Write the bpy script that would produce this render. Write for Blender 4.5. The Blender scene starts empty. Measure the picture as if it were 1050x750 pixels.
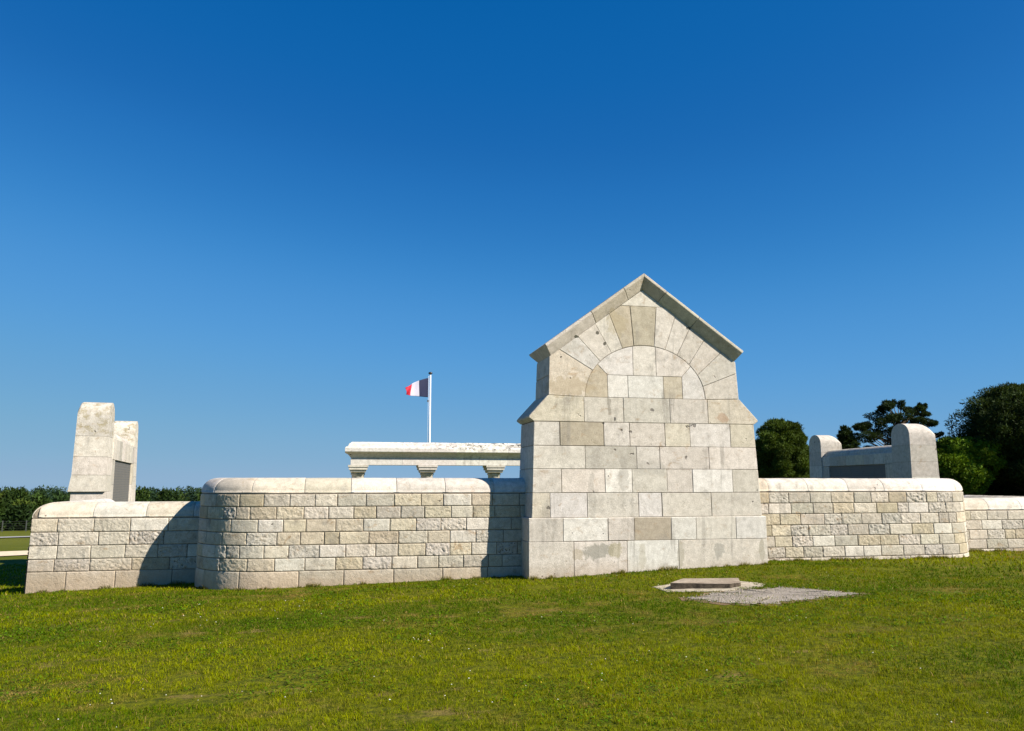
import bpy, math, random
import numpy as np
from mathutils import Vector, Matrix

random.seed(7)
RNG = np.random.default_rng(11)
C = bpy.context.scene.collection
SC = bpy.context.scene
CX = 2.235                      # the monument's centre line
SUN_AZ, SUN_EL = 53.0, 39.0     # degrees to the right of the wall's outward normal, elevation

# ------------------------------------------------------------------ object helpers
def tag(o, label=None, cat=None, group=None, kind=None):
    if label: o['label'] = label
    if cat: o['category'] = cat
    if group: o['group'] = group
    if kind: o['kind'] = kind
    return o

def empty(name, loc, rz=0.0):
    o = bpy.data.objects.new(name, None); C.objects.link(o)
    o.empty_display_size = 0.2
    o.location = loc; o.rotation_euler = (0, 0, rz)
    return o

def link(name, me, mats, parent=None, world=True):
    """link a mesh; vertices are given in world space unless world is False"""
    o = bpy.data.objects.new(name, me); C.objects.link(o)
    for m in (mats if isinstance(mats, (list, tuple)) else [mats]): me.materials.append(m)
    if parent is not None:
        o.parent = parent
        if world:
            M = Matrix.Translation(parent.location) @ parent.rotation_euler.to_matrix().to_4x4()
            me.transform(M.inverted())
    return o

class MB:
    """mesh collector: vertices, faces, material slot, smooth flag and a tone per face"""
    def __init__(s): s.v = []; s.f = []; s.m = []; s.s = []; s.c = []
    def add(s, V, F, mat=0, smooth=False, tone=(.5, .5, .5, 0)):
        b = len(s.v); s.v.extend([tuple(map(float, p)) for p in V])
        for f in F:
            s.f.append([b+i for i in f]); s.m.append(mat); s.s.append(smooth); s.c.append(tone)
    def box(s, x0, x1, y0, y1, z0, z1, **k):
        V = [(x0,y0,z0),(x1,y0,z0),(x1,y1,z0),(x0,y1,z0),(x0,y0,z1),(x1,y0,z1),(x1,y1,z1),(x0,y1,z1)]
        s.add(V, [(0,3,2,1),(4,5,6,7),(0,1,5,4),(1,2,6,5),(2,3,7,6),(3,0,4,7)], **k)
    def tube(s, pts, rad, n=8, cap=True, **k):
        pts = [Vector(p) for p in pts]; V = []; F = []
        for i, p in enumerate(pts):
            d = (pts[min(i+1, len(pts)-1)] - pts[max(i-1, 0)]).normalized()
            a = d.cross(Vector((0.3, 1, 0.1))).normalized(); b = d.cross(a)
            r = rad[i] if hasattr(rad, '__len__') else rad
            for j in range(n):
                t = 2*math.pi*j/n; V.append(p + a*r*math.cos(t) + b*r*math.sin(t))
        for i in range(len(pts)-1):
            for j in range(n):
                F.append((i*n+j, i*n+(j+1) % n, (i+1)*n+(j+1) % n, (i+1)*n+j))
        if cap: F.append(tuple(range(n))[::-1]); F.append(tuple((len(pts)-1)*n+j for j in range(n)))
        k.setdefault('smooth', True); s.add(V, F, **k)
    def lathe(s, cx, cy, prof, n=24, **k):
        V = []; F = []
        for r, z in prof:
            for j in range(n):
                t = 2*math.pi*j/n; V.append((cx+r*math.cos(t), cy+r*math.sin(t), z))
        for i in range(len(prof)-1):
            for j in range(n): F.append((i*n+j, i*n+(j+1) % n, (i+1)*n+(j+1) % n, (i+1)*n+j))
        F.append(tuple(range(n))[::-1]); F.append(tuple((len(prof)-1)*n+j for j in range(n)))
        s.add(V, F, **k)
    def mesh(s, name):
        me = bpy.data.meshes.new(name); me.from_pydata(s.v, [], s.f)
        me.polygons.foreach_set('material_index', s.m)
        me.polygons.foreach_set('use_smooth', s.s)
        a = me.attributes.new('tone', 'FLOAT_COLOR', 'FACE')
        a.data.foreach_set('color', np.array(s.c, dtype=np.float32).ravel())
        me.update(); return me
    def build(s, name, mats, parent=None): return link(name, s.mesh(name), mats, parent)

def soup(name, V, mats, tone=None, parent=None, n=3):
    """many loose triangles (n=3) or quads (n=4): V is (count*n, 3)"""
    V = np.asarray(V, dtype=np.float32).reshape(-1, 3); cnt = len(V)//n
    me = bpy.data.meshes.new(name)
    me.vertices.add(len(V)); me.vertices.foreach_set('co', V.ravel())
    me.loops.add(len(V)); me.loops.foreach_set('vertex_index', np.arange(len(V), dtype=np.int32))
    me.polygons.add(cnt)
    me.polygons.foreach_set('loop_start', np.arange(0, cnt*n, n, dtype=np.int32))
    me.polygons.foreach_set('loop_total', np.full(cnt, n, dtype=np.int32))
    if tone is not None:
        a = me.attributes.new('tone', 'FLOAT_COLOR', 'FACE')
        t = np.ones((cnt, 4), dtype=np.float32); t[:, :tone.shape[1]] = tone
        a.data.foreach_set('color', t.ravel())
    me.update(calc_edges=True)
    return link(name, me, mats, parent)

# ------------------------------------------------------------------ value noise (numpy)
def _h(i, j, k, seed):
    n = (i*374761393 + j*668265263 + k*2147483647 + seed*1274126177) & 0xffffffff
    n = ((n ^ (n >> 13))*1274126177) & 0xffffffff
    n = (n ^ (n >> 16)) & 0xffffffff
    return n/4294967295.0
def vnoise(P, seed=0):
    P = np.asarray(P, dtype=np.float64); I = np.floor(P).astype(np.int64); f = P-I; f = f*f*(3-2*f)
    r = 0
    for a in (0, 1):
        for b in (0, 1):
            for c in (0, 1):
                w = (f[..., 0] if a else 1-f[..., 0])*(f[..., 1] if b else 1-f[..., 1])*(f[..., 2] if c else 1-f[..., 2])
                r = r + w*_h(I[..., 0]+a, I[..., 1]+b, I[..., 2]+c, seed)
    return r
def fbm(P, o=3, seed=0):
    r = 0; a = 1; t = 0; P = np.asarray(P, dtype=np.float64)
    for i in range(o): r = r+a*vnoise(P, seed+i); t += a; a *= .5; P = P*2.03+7.1
    return r/t

# ------------------------------------------------------------------ terrain
ZX = [-3000, -200, -60, -30, -12, -8.5, -4.4, 0, 2.2, 4.4, 6, 9, 12, 30, 3000]
ZZ = [-1.5, -1.2, -.95, -.7, -.40, -.27, -.12, -.01, .085, .155, .14, .13, .09, .1, .1]
DY = [-3000, 2, 7, 16, 20, 30, 56, 96, 200, 400, 1000, 4000]
DZ = [0, 0, -.42, -.53, -.56, -.95, -2.0, -3.5, -5.2, -7.0, -16.0, -60.0]
def sstep(a, b, x): t = np.clip((x-a)/(b-a), 0, 1); return t*t*(3-2*t)
def terr(x, y):
    x = np.asarray(x, float); y = np.asarray(y, float)
    z = np.interp(x, ZX, ZZ)
    z = z-.075*sstep(-.2, -1.6, y)*sstep(-2, 1.5, x)
    m = 1-sstep(-6, 30, x)*(1-sstep(250, 420, y))
    return z + np.interp(y, DY, DZ)*m + .02*(fbm(np.stack([x*.35, y*.35, x*0], -1), 2, 3)-.5)*np.clip((np.abs(y)+np.abs(x))/10+.2, 0, 1)
def tz(x, y): return float(terr(x, y))

# ------------------------------------------------------------------ materials
def newmat(name):
    m = bpy.data.materials.new(name); m.use_nodes = True; nt = m.node_tree; nt.nodes.clear()
    out = nt.nodes.new('ShaderNodeOutputMaterial'); b = nt.nodes.new('ShaderNodeBsdfPrincipled')
    nt.links.new(b.outputs[0], out.inputs[0])
    return m, nt, b
class NT:
    def __init__(s, nt): s.nt = nt
    def n(s, t, **k):
        n = s.nt.nodes.new(t)
        for a, v in k.items():
            if a in ('op', 'operation'): n.operation = v
            else: setattr(n, a, v)
        return n
    def l(s, a, b): s.nt.links.new(a, b)
    def pos(s, scale=(1, 1, 1)):
        g = s.n('ShaderNodeNewGeometry'); m = s.n('ShaderNodeVectorMath', op='MULTIPLY')
        s.l(g.outputs['Position'], m.inputs[0]); m.inputs[1].default_value = scale; return m.outputs[0]
    def noise(s, vec, scale, detail=4, rough=.55, dist=0):
        n = s.n('ShaderNodeTexNoise'); s.l(vec, n.inputs['Vector'])
        n.inputs['Scale'].default_value = scale; n.inputs['Detail'].default_value = detail
        n.inputs['Roughness'].default_value = rough; n.inputs['Distortion'].default_value = dist
        return n.outputs['Fac']
    def ramp(s, fac, a, b, lo=0.0, hi=1.0):
        r = s.n('ShaderNodeMapRange'); r.interpolation_type = 'SMOOTHSTEP'
        s.l(fac, r.inputs[0]); r.inputs[1].default_value = a; r.inputs[2].default_value = b
        r.inputs[3].default_value = lo; r.inputs[4].default_value = hi; return r.outputs[0]
    def math(s, op, a, b=None):
        m = s.n('ShaderNodeMath', op=op)
        for i, x in enumerate((a, b)):
            if x is None: continue
            if isinstance(x, (int, float)): m.inputs[i].default_value = x
            else: s.l(x, m.inputs[i])
        return m.outputs[0]
    def mix(s, fac, a, b, mode='MIX'):
        m = s.n('ShaderNodeMix', data_type='RGBA', blend_type=mode)
        for sock, x in ((m.inputs[0], fac), (m.inputs[6], a), (m.inputs[7], b)):
            if isinstance(x, (int, float)): sock.default_value = x
            elif isinstance(x, tuple): sock.default_value = (*x[:3], 1)
            else: s.l(x, sock)
        return m.outputs[2]
    def bump(s, h, strength, dist, prev=None):
        b = s.n('ShaderNodeBump'); s.l(h, b.inputs['Height'])
        b.inputs['Strength'].default_value = strength; b.inputs['Distance'].default_value = dist
        if prev is not None: s.l(prev, b.inputs['Normal'])
        return b.outputs[0]

def stone_mat(name, dirt=1.0, lichen=0.0, streak=1.0, dark=0.0, stains_and_holes=()):
    m, nt, b = newmat(name); k = NT(nt)
    at = k.n('ShaderNodeAttribute'); at.attribute_name = 'tone'
    P = k.pos(); big = k.noise(P, 2.3, 5, .62, .5); mid = k.noise(P, 9, 5, .65); fine = k.noise(P, 70, 4, .7)
    col = at.outputs['Color']
    # warm and grey blotches
    warm = k.ramp(k.noise(k.pos((1.3, 1.3, 1.9)), 3.7, 6, .7, .8), .56, .74)
    col = k.mix(k.math('MULTIPLY', warm, .62*dirt), col, (.34, .225, .12))
    grey = k.ramp(k.noise(k.pos((1.1, 1.1, .9)), 3.1, 6, .66, .4), .52, .75)
    col = k.mix(k.math('MULTIPLY', grey, .50*dirt), col, (.235, .22, .195))
    # run-off streaks
    st = k.ramp(k.noise(k.pos((7, 7, .5)), 1.0, 5, .65, .3), .50, .70)
    msk = k.ramp(k.noise(P, .9, 3, .5), .45, .6)
    col = k.mix(k.math('MULTIPLY', k.math('MULTIPLY', st, msk), .45*streak), col, (.24, .22, .19))
    # speckle and mottling
    col = k.mix(.8, col, k.mix(k.ramp(fine, .25, .75), (.72, .71, .69), (1.17, 1.17, 1.16)), 'MULTIPLY')
    col = k.mix(.9, col, k.mix(k.ramp(mid, .3, .7), (.83, .82, .80), (1.09, 1.09, 1.09)), 'MULTIPLY')
    pit = k.ramp(k.noise(P, 34, 3, .6), .60, .70)
    pmk = k.ramp(big, .50, .62)
    pf = k.math('MULTIPLY', pit, k.math('ADD', k.math('MULTIPLY', pmk, .6), k.math('MULTIPLY', at.outputs['Alpha'], .55)))
    col = k.mix(k.math('MULTIPLY', pf, .55), col, (.17, .14, .10))
    hole = k.ramp(k.noise(P, 7.3, 2, .4), .74, .765)
    col = k.mix(k.math('MULTIPLY', hole, .75), col, (.10, .085, .07))
    for (qx, qy, qz, rx, rz, amt, cc) in stains_and_holes:
        g0 = k.n('ShaderNodeNewGeometry'); sb = k.n('ShaderNodeVectorMath', op='SUBTRACT'); k.l(g0.outputs['Position'], sb.inputs[0]); sb.inputs[1].default_value = (qx, qy, qz)
        dv = k.n('ShaderNodeVectorMath', op='DIVIDE'); k.l(sb.outputs[0], dv.inputs[0]); dv.inputs[1].default_value = (rx, .6, rz)
        ln = k.n('ShaderNodeVectorMath', op='LENGTH'); k.l(dv.outputs[0], ln.inputs[0])
        dd = k.math('ADD', ln.outputs['Value'], k.math('MULTIPLY', k.math('SUBTRACT', k.noise(P, 6.5, 4, .65, .6), .5), 2.6))
        col = k.mix(k.math('MULTIPLY', k.ramp(dd, .75, 1.05, 1, 0), amt), col, cc)
    # soil splash near the ground
    g = k.n('ShaderNodeNewGeometry'); sx = k.n('ShaderNodeSeparateXYZ'); k.l(g.outputs['Position'], sx.inputs[0])
    low = k.math('MULTIPLY', k.ramp(k.math('ADD', sx.outputs[2], k.math('MULTIPLY', big, -.25)), -.28, .22, 1, 0), .75)
    col = k.mix(low, col, (.36, .27, .18))
    if lichen:
        lf = k.ramp(k.noise(k.pos((1, 1, 1.2)), 5.0, 9, .82, .15), .47, .60)
        upz = k.ramp(sx.outputs[2], 2.65, 2.8)
        col = k.mix(k.math('MULTIPLY', k.math('MULTIPLY', lf, upz), lichen), col, (.27, .225, .12))
    if dark:
        df = k.ramp(k.noise(k.pos((1.2, 1.2, 3)), 3.2, 7, .75, 1.0), .50, .60)
        upz = k.ramp(sx.outputs[2], 2.95, 3.1)
        xr = k.ramp(sx.outputs[0], -1.5, 3.2, .15, 1)
        col = k.mix(k.math('MULTIPLY', k.math('MULTIPLY', k.math('MULTIPLY', df, upz), xr), dark), col, (.035, .03, .025))
    k.l(col, b.inputs['Base Color'])
    b.inputs['Roughness'].default_value = .88; b.inputs['Specular IOR Level'].default_value = .25
    # relief: alpha of the tone drives the tooling
    rg = k.math('ADD', k.math('MULTIPLY', at.outputs['Alpha'], 1.0), .18)
    h = k.math('MULTIPLY', k.math('ADD', k.math('MULTIPLY', k.noise(P, 42, 5, .75), 1.3), k.math('MULTIPLY', fine, .4)), rg)
    h = k.math('SUBTRACT', h, k.math('MULTIPLY', pf, .6))
    h = k.math('SUBTRACT', h, k.math('MULTIPLY', hole, 1.5))
    k.l(k.bump(h, .8, .016), b.inputs['Normal'])
    return m

STAINS_AND_HOLES = [(1.33, .15, 4.36, .03, .03, .85, (.05, .045, .03)), (1.46, .15, 4.17, .03, .035, .85, (.05, .045, .03)), (.93, .15, 4.27, .05, .025, .85, (.05, .055, .03)), (3.14, .15, 4.52, .05, .03, .85, (.05, .05, .035)),  # this row: small open holes, their inner dark painted as flat spots
          (1.62, .1, 2.78, .02, .05, .9, (.05, .045, .04)), (.80, .1, 4.05, .4, .12, .25, (.33, .30, .24)),
          (1.22, 0, .44, .30, .13, .75, (.27, .255, .21)), (1.55, 0, .45, .14, .13, .6, (.32, .28, .17)), (.86, 0, .40, .10, .12, .5, (.33, .27, .17)),
          (2.78, 0, .38, .06, .25, .6, (.33, .30, .23)), (3.52, 0, .42, .10, .15, .65, (.29, .275, .235)), (4.36, 0, .40, .06, .22, .6, (.30, .27, .20)),
          (3.72, .1, 2.84, .12, .11, .6, (.36, .235, .15)), (1.52, .1, 3.0, .05, .16, .55, (.20, .18, .14)), (1.75, .06, 1.75, .09, .42, .4, (.27, .25, .21)), (1.15, .06, 1.35, .07, .5, .35, (.28, .26, .22)),
          (.75, .1, 3.35, .5, .18, .45, (.34, .26, .15)), (1.70, .15, 4.55, .22, .25, .45, (.33, .27, .16)), (2.2, .06, 1.9, .35, .12, .3, (.30, .28, .24)), (2.05, .0, .33, .07, .3, .4, (.36, .32, .22))]
M_STONE = stone_mat('limestone', dirt=1.0, streak=1.25, stains_and_holes=STAINS_AND_HOLES)
M_RUBBLE = stone_mat('tooled_limestone', dirt=1.5, streak=1.1)
M_PIER = stone_mat('lichen_limestone', lichen=.8)
M_ENT = stone_mat('blackened_limestone', dark=.95, dirt=.7)

def simple(name, col, rough=.8, var=.15, scale=8, bump=.0, metal=0, bdist=.01, attr=False, col2=None, spec=.3):
    m, nt, b = newmat(name); k = NT(nt); P = k.pos()
    n = k.noise(P, scale, 5, .6)
    c = k.mix(k.ramp(n, .3, .7), tuple(x*(1-var) for x in col), tuple(min(1, x*(1+var)) for x in (col2 or col)))
    if attr:
        at = k.n('ShaderNodeAttribute'); at.attribute_name = 'tone'; c = k.mix(1.0, c, at.outputs['Color'], 'MULTIPLY')
    k.l(c, b.inputs['Base Color']); b.inputs['Roughness'].default_value = rough
    b.inputs['Metallic'].default_value = metal; b.inputs['Specular IOR Level'].default_value = spec
    if bump: k.l(k.bump(k.noise(P, scale*4, 5, .65), bump, bdist), b.inputs['Normal'])
    return m
M_MORTAR = simple('mortar', (.19, .155, .115), .95, .3, 20, .5)
M_PANEL = simple('name_panel_stone', (.135, .125, .11), .7, .12, 30, .2)
M_TRUNK = simple('bark', (.10, .065, .04), .9, .3, 12, .6)
M_POLE = simple('white_pole_paint', (.80, .80, .80), .35, .04, 5)
M_METAL = simple('dark_metal', (.06, .06, .065), .45, .1, 20, metal=.6)
M_WIRE = simple('fence_metal', (.11, .115, .10), .5, .15, 10, metal=.5)
M_ROAD = simple('pale_asphalt', (.30, .29, .27), .9, .12, 1.5)
M_PATH = simple('pale_gravel_path', (.60, .49, .35), .95, .15, 5, .3, spec=0)
M_CONC = None

def leaf_mat(name, trans=.25, rough=.6):
    m, nt, b = newmat(name); k = NT(nt)
    at = k.n('ShaderNodeAttribute'); at.attribute_name = 'tone'
    k.l(at.outputs['Color'], b.inputs['Base Color']); b.inputs['Roughness'].default_value = rough
    b.inputs['Specular IOR Level'].default_value = .06
    tr = k.n('ShaderNodeBsdfTranslucent')
    k.l(k.mix(1.0, at.outputs['Color'], (1.3, 1.2, .25), 'MULTIPLY'), tr.inputs['Color'])
    mx = k.n('ShaderNodeMixShader'); mx.inputs[0].default_value = trans
    k.l(b.outputs[0], mx.inputs[1]); k.l(tr.outputs[0], mx.inputs[2])
    k.l(mx.outputs[0], nt.nodes['Material Output'].inputs[0])
    return m
M_LEAF = leaf_mat('foliage', .2)
M_GRASSB = leaf_mat('grass_blades', .35, .5)

# patches of the lawn, the same in the soil sheet and in the blades
def lawn_fields(x, y):
    """dryness, brightness and tint of the lawn at x, y (0..1 each)"""
    P = np.stack([x, y, x*0], -1)
    a = fbm(P*np.array([.8, 1.6, 1]), 4, 21); b = fbm(P*np.array([.35, .7, 1]), 3, 31); c = fbm(P*3.1, 3, 41)
    dry = sstep(.585, .72, a*.6+c*.4) ; bare = sstep(.665, .71, fbm(P*np.array([1.1, 2.3, 1]), 4, 55)*.75+c*.25)
    return dry, b, c, bare

def make_ground_mat():
    m, nt, b = newmat('lawn_soil'); k = NT(nt)
    at = k.n('ShaderNodeAttribute'); at.attribute_name = 'tone'
    P = k.pos(); n1 = k.noise(k.pos((1, 1.8, 1)), 1.1, 6, .65); n2 = k.noise(P, 14, 5, .7); n3 = k.noise(k.pos((1, 1, 1)), .06, 4, .6)
    col = k.mix(k.ramp(n1, .35, .68), (.070, .088, .004), (.112, .118, .006))
    col = k.mix(k.ramp(n3, .4, .62), col, (.125, .130, .012))
    col = k.mix(k.math('MULTIPLY', k.ramp(n2, .30, .70, 1, 0), .5), col, (.040, .045, .006))
    dry = k.ramp(k.noise(k.pos((.8, 1.9, 1)), 1.3, 6, .72, .6), .64, .76)
    col = k.mix(k.math('MULTIPLY', dry, .6), col, (.20, .15, .055))
    g = k.n('ShaderNodeNewGeometry'); sx = k.n('ShaderNodeSeparateXYZ'); k.l(g.outputs['Position'], sx.inputs[0])
    near = k.ramp(sx.outputs[1], 9, 16, 1, 0)
    soil = k.mix(k.ramp(n2, .35, .65), (.036, .046, .001), (.125, .128, .001))
    soil = k.mix(k.ramp(n1, .58, .70), soil, (.16, .115, .035))
    col = k.mix(k.math('MULTIPLY', near, .85), col, soil)
    k.l(col, b.inputs['Base Color']); b.inputs['Roughness'].default_value = .95; b.inputs['Specular IOR Level'].default_value = .1
    k.l(k.bump(n2, .7, .04), b.inputs['Normal'])
    return m
M_GROUND = make_ground_mat()

# ------------------------------------------------------------------ ground sheet
def axis(lo, hi, c0, c1, step, grow=1.16):
    a = list(np.arange(c0, c1+1e-6, step)); s = step; x = c1
    while x < hi: s *= grow; x = min(x+s, hi); a.append(x)
    s = step; x = c0; L = []
    while x > lo: s *= grow; x = max(x-s, lo); L.append(x)
    return np.array(L[::-1]+a)
gx = axis(-2500, 2500, -16, 20, .3); gy = axis(-400, 3500, -16, 16, .3)
GX, GY = np.meshgrid(gx, gy); GZ = terr(GX, GY)
nx, ny = len(gx), len(gy)
me = bpy.data.meshes.new('ground')
me.from_pydata(np.stack([GX, GY, GZ], -1).reshape(-1, 3).tolist(), [],
               [(j*nx+i, j*nx+i+1, (j+1)*nx+i+1, (j+1)*nx+i) for j in range(ny-1) for i in range(nx-1)])
me.polygons.foreach_set('use_smooth', [True]*len(me.polygons))
tag(link('ground', me, M_GROUND), kind='structure')

def strip(name, pts, width, mat, lift=.02, n=60):
    """a path or road laid over the ground along a polyline"""
    pts = np.array(pts, float); d = np.r_[0, np.cumsum(np.linalg.norm(np.diff(pts, axis=0), axis=1))]
    s = np.linspace(0, d[-1], n); x = np.interp(s, d, pts[:, 0]); y = np.interp(s, d, pts[:, 1])
    tx, ty = np.gradient(x), np.gradient(y); L = np.hypot(tx, ty); tx /= L; ty /= L
    V = []; F = []; K = 5
    for i in range(n):
        w = width*(1+.06*math.sin(i*1.7)+.05*math.sin(i*.61))
        for j in range(K):
            o = (j/(K-1)-.5)*w; px, py = x[i]-ty[i]*o, y[i]+tx[i]*o
            V.append((px, py, tz(px, py)+lift))
    for i in range(n-1):
        for j in range(K-1): F.append((i*K+j, (i+1)*K+j, (i+1)*K+j+1, i*K+j+1))
    mb = MB(); mb.add(V, F, smooth=True)
    return tag(mb.build(name, mat), kind='structure')
strip('path', [(-60, 14.5), (-30, 18.3), (-16, 20.2), (-9, 21.4), (-2, 22.6)], 3.6, M_PATH, .03)
strip('road', [(-190, 50), (-60, 55.5), (-20, 57), (60, 57)], 5.2, M_ROAD, .06, 90)

# ------------------------------------------------------------------ masonry helpers
def stone(mb, poly, nrm, gap=.004, bev=.007, depth=.03, prot=0.0, tone=(.5, .5, .5, 0), mat=0):
    """one dressed stone: a planar polygon pushed out along nrm with bevelled arrises"""
    n = Vector(nrm).normalized(); P = [Vector(p) for p in poly]
    if gap == .004: gap = random.choice([.0025, .003, .004, .004, .006]); prot += random.uniform(-.001, .004)
    # orientation
    a = Vector((0, 0, 0))
    for i in range(len(P)): a += P[i].cross(P[(i+1) % len(P)])
    if a.dot(n) < 0: P = P[::-1]
    def inset(d):
        out = []
        N = len(P)
        for i in range(N):
            e0 = (P[i]-P[i-1]); e1 = (P[(i+1) % N]-P[i])
            if e0.length < 1e-6 or e1.length < 1e-6: out.append(P[i].copy()); continue
            e0.normalize(); e1.normalize()
            n0 = n.cross(e0); n1 = n.cross(e1); b = (n0+n1)
            if b.length < 1e-6: b = n0
            b.normalize(); c = max(.35, b.dot(n0)); out.append(P[i]+b*(d/c))
        return out
    r0 = [p-n*depth for p in inset(gap)]; r1 = [p+n*(prot-bev) for p in inset(gap)]; r2 = [p+n*prot for p in inset(gap+bev)]
    N = len(P); V = r0+r1+r2
    F = []
    for k in (0, 1):
        for i in range(N): F.append((k*N+i, k*N+(i+1) % N, (k+1)*N+(i+1) % N, (k+1)*N+i))
    F.append(tuple(2*N+i for i in range(N)))
    mb.add(V, F, mat=mat, tone=tone)

def T(kind='light', a=None):
    base = {'light': (.565, .518, .452), 'white': (.620, .585, .535), 'beige': (.425, .372, .280), 'cream': (.545, .485, .390),
            'grey': (.47, .435, .38), 'tan': (.49, .43, .335), 'rough': (.54, .50, .455), 'ochre': (.44, .35, .23)}[kind]
    j = random.uniform(.89, 1.08)
    rg = {'beige': .1, 'white': .15, 'rough': .9}.get(kind, .25) if a is None else a
    return tuple(min(.66, c*j*random.uniform(.985, 1.015)) for c in base)+(rg,)

class Path:
    """front line of a wall in plan, sampled by arc length; the outward normal is on the left of travel turned by +90 degrees"""
    def __init__(s, segs, mirror=False):
        pts = []
        for g in segs:
            if g[0] == 'L':
                n = max(2, int(math.dist(g[1], g[2])/.03)); t = np.linspace(0, 1, n)
                for q in t: pts.append((g[1][0]+(g[2][0]-g[1][0])*q, g[1][1]+(g[2][1]-g[1][1])*q))
            else:
                _, c, R, a0, a1 = g; n = max(8, int(abs(math.radians(a1-a0))*R/.02))
                for q in np.radians(np.linspace(a0, a1, n)): pts.append((c[0]+R*math.cos(q), c[1]+R*math.sin(q)))
        P = [pts[0]]
        for p in pts[1:]:
            if math.dist(p, P[-1]) > 1e-5: P.append(p)
        s.P = np.array(P); d = np.linalg.norm(np.diff(s.P, axis=0), axis=1); s.s = np.r_[0, np.cumsum(d)]; s.L = s.s[-1]
        t = np.gradient(s.P, axis=0); t /= np.linalg.norm(t, axis=1)[:, None]; s.N = np.stack([-t[:, 1], t[:, 0]], 1)
        s.mirror = mirror; s.clamp = None; s.open0 = s.open1 = False
    def at(s, u, off, z):
        """u arc length, off outward offset, z height -> (…,3)"""
        u = np.clip(u, 0, s.L)
        x = np.interp(u, s.s, s.P[:, 0]); y = np.interp(u, s.s, s.P[:, 1])
        nx_ = np.interp(u, s.s, s.N[:, 0]); ny_ = np.interp(u, s.s, s.N[:, 1])
        x = x+nx_*off; y = y+ny_*off
        if s.clamp: x, y = s.clamp(x, y, np.asarray(z, float))
        if s.mirror: x = 2*CX-x
        return np.stack(np.broadcast_arrays(x, y, z), -1)

def grid_faces(nu, nv, flip):
    F = []
    for i in range(nu-1):
        for j in range(nv-1):
            q = (i*nv+j, i*nv+j+1, (i+1)*nv+j+1, (i+1)*nv+j)
            F.append(q[::-1] if flip else q)
    return F

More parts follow.
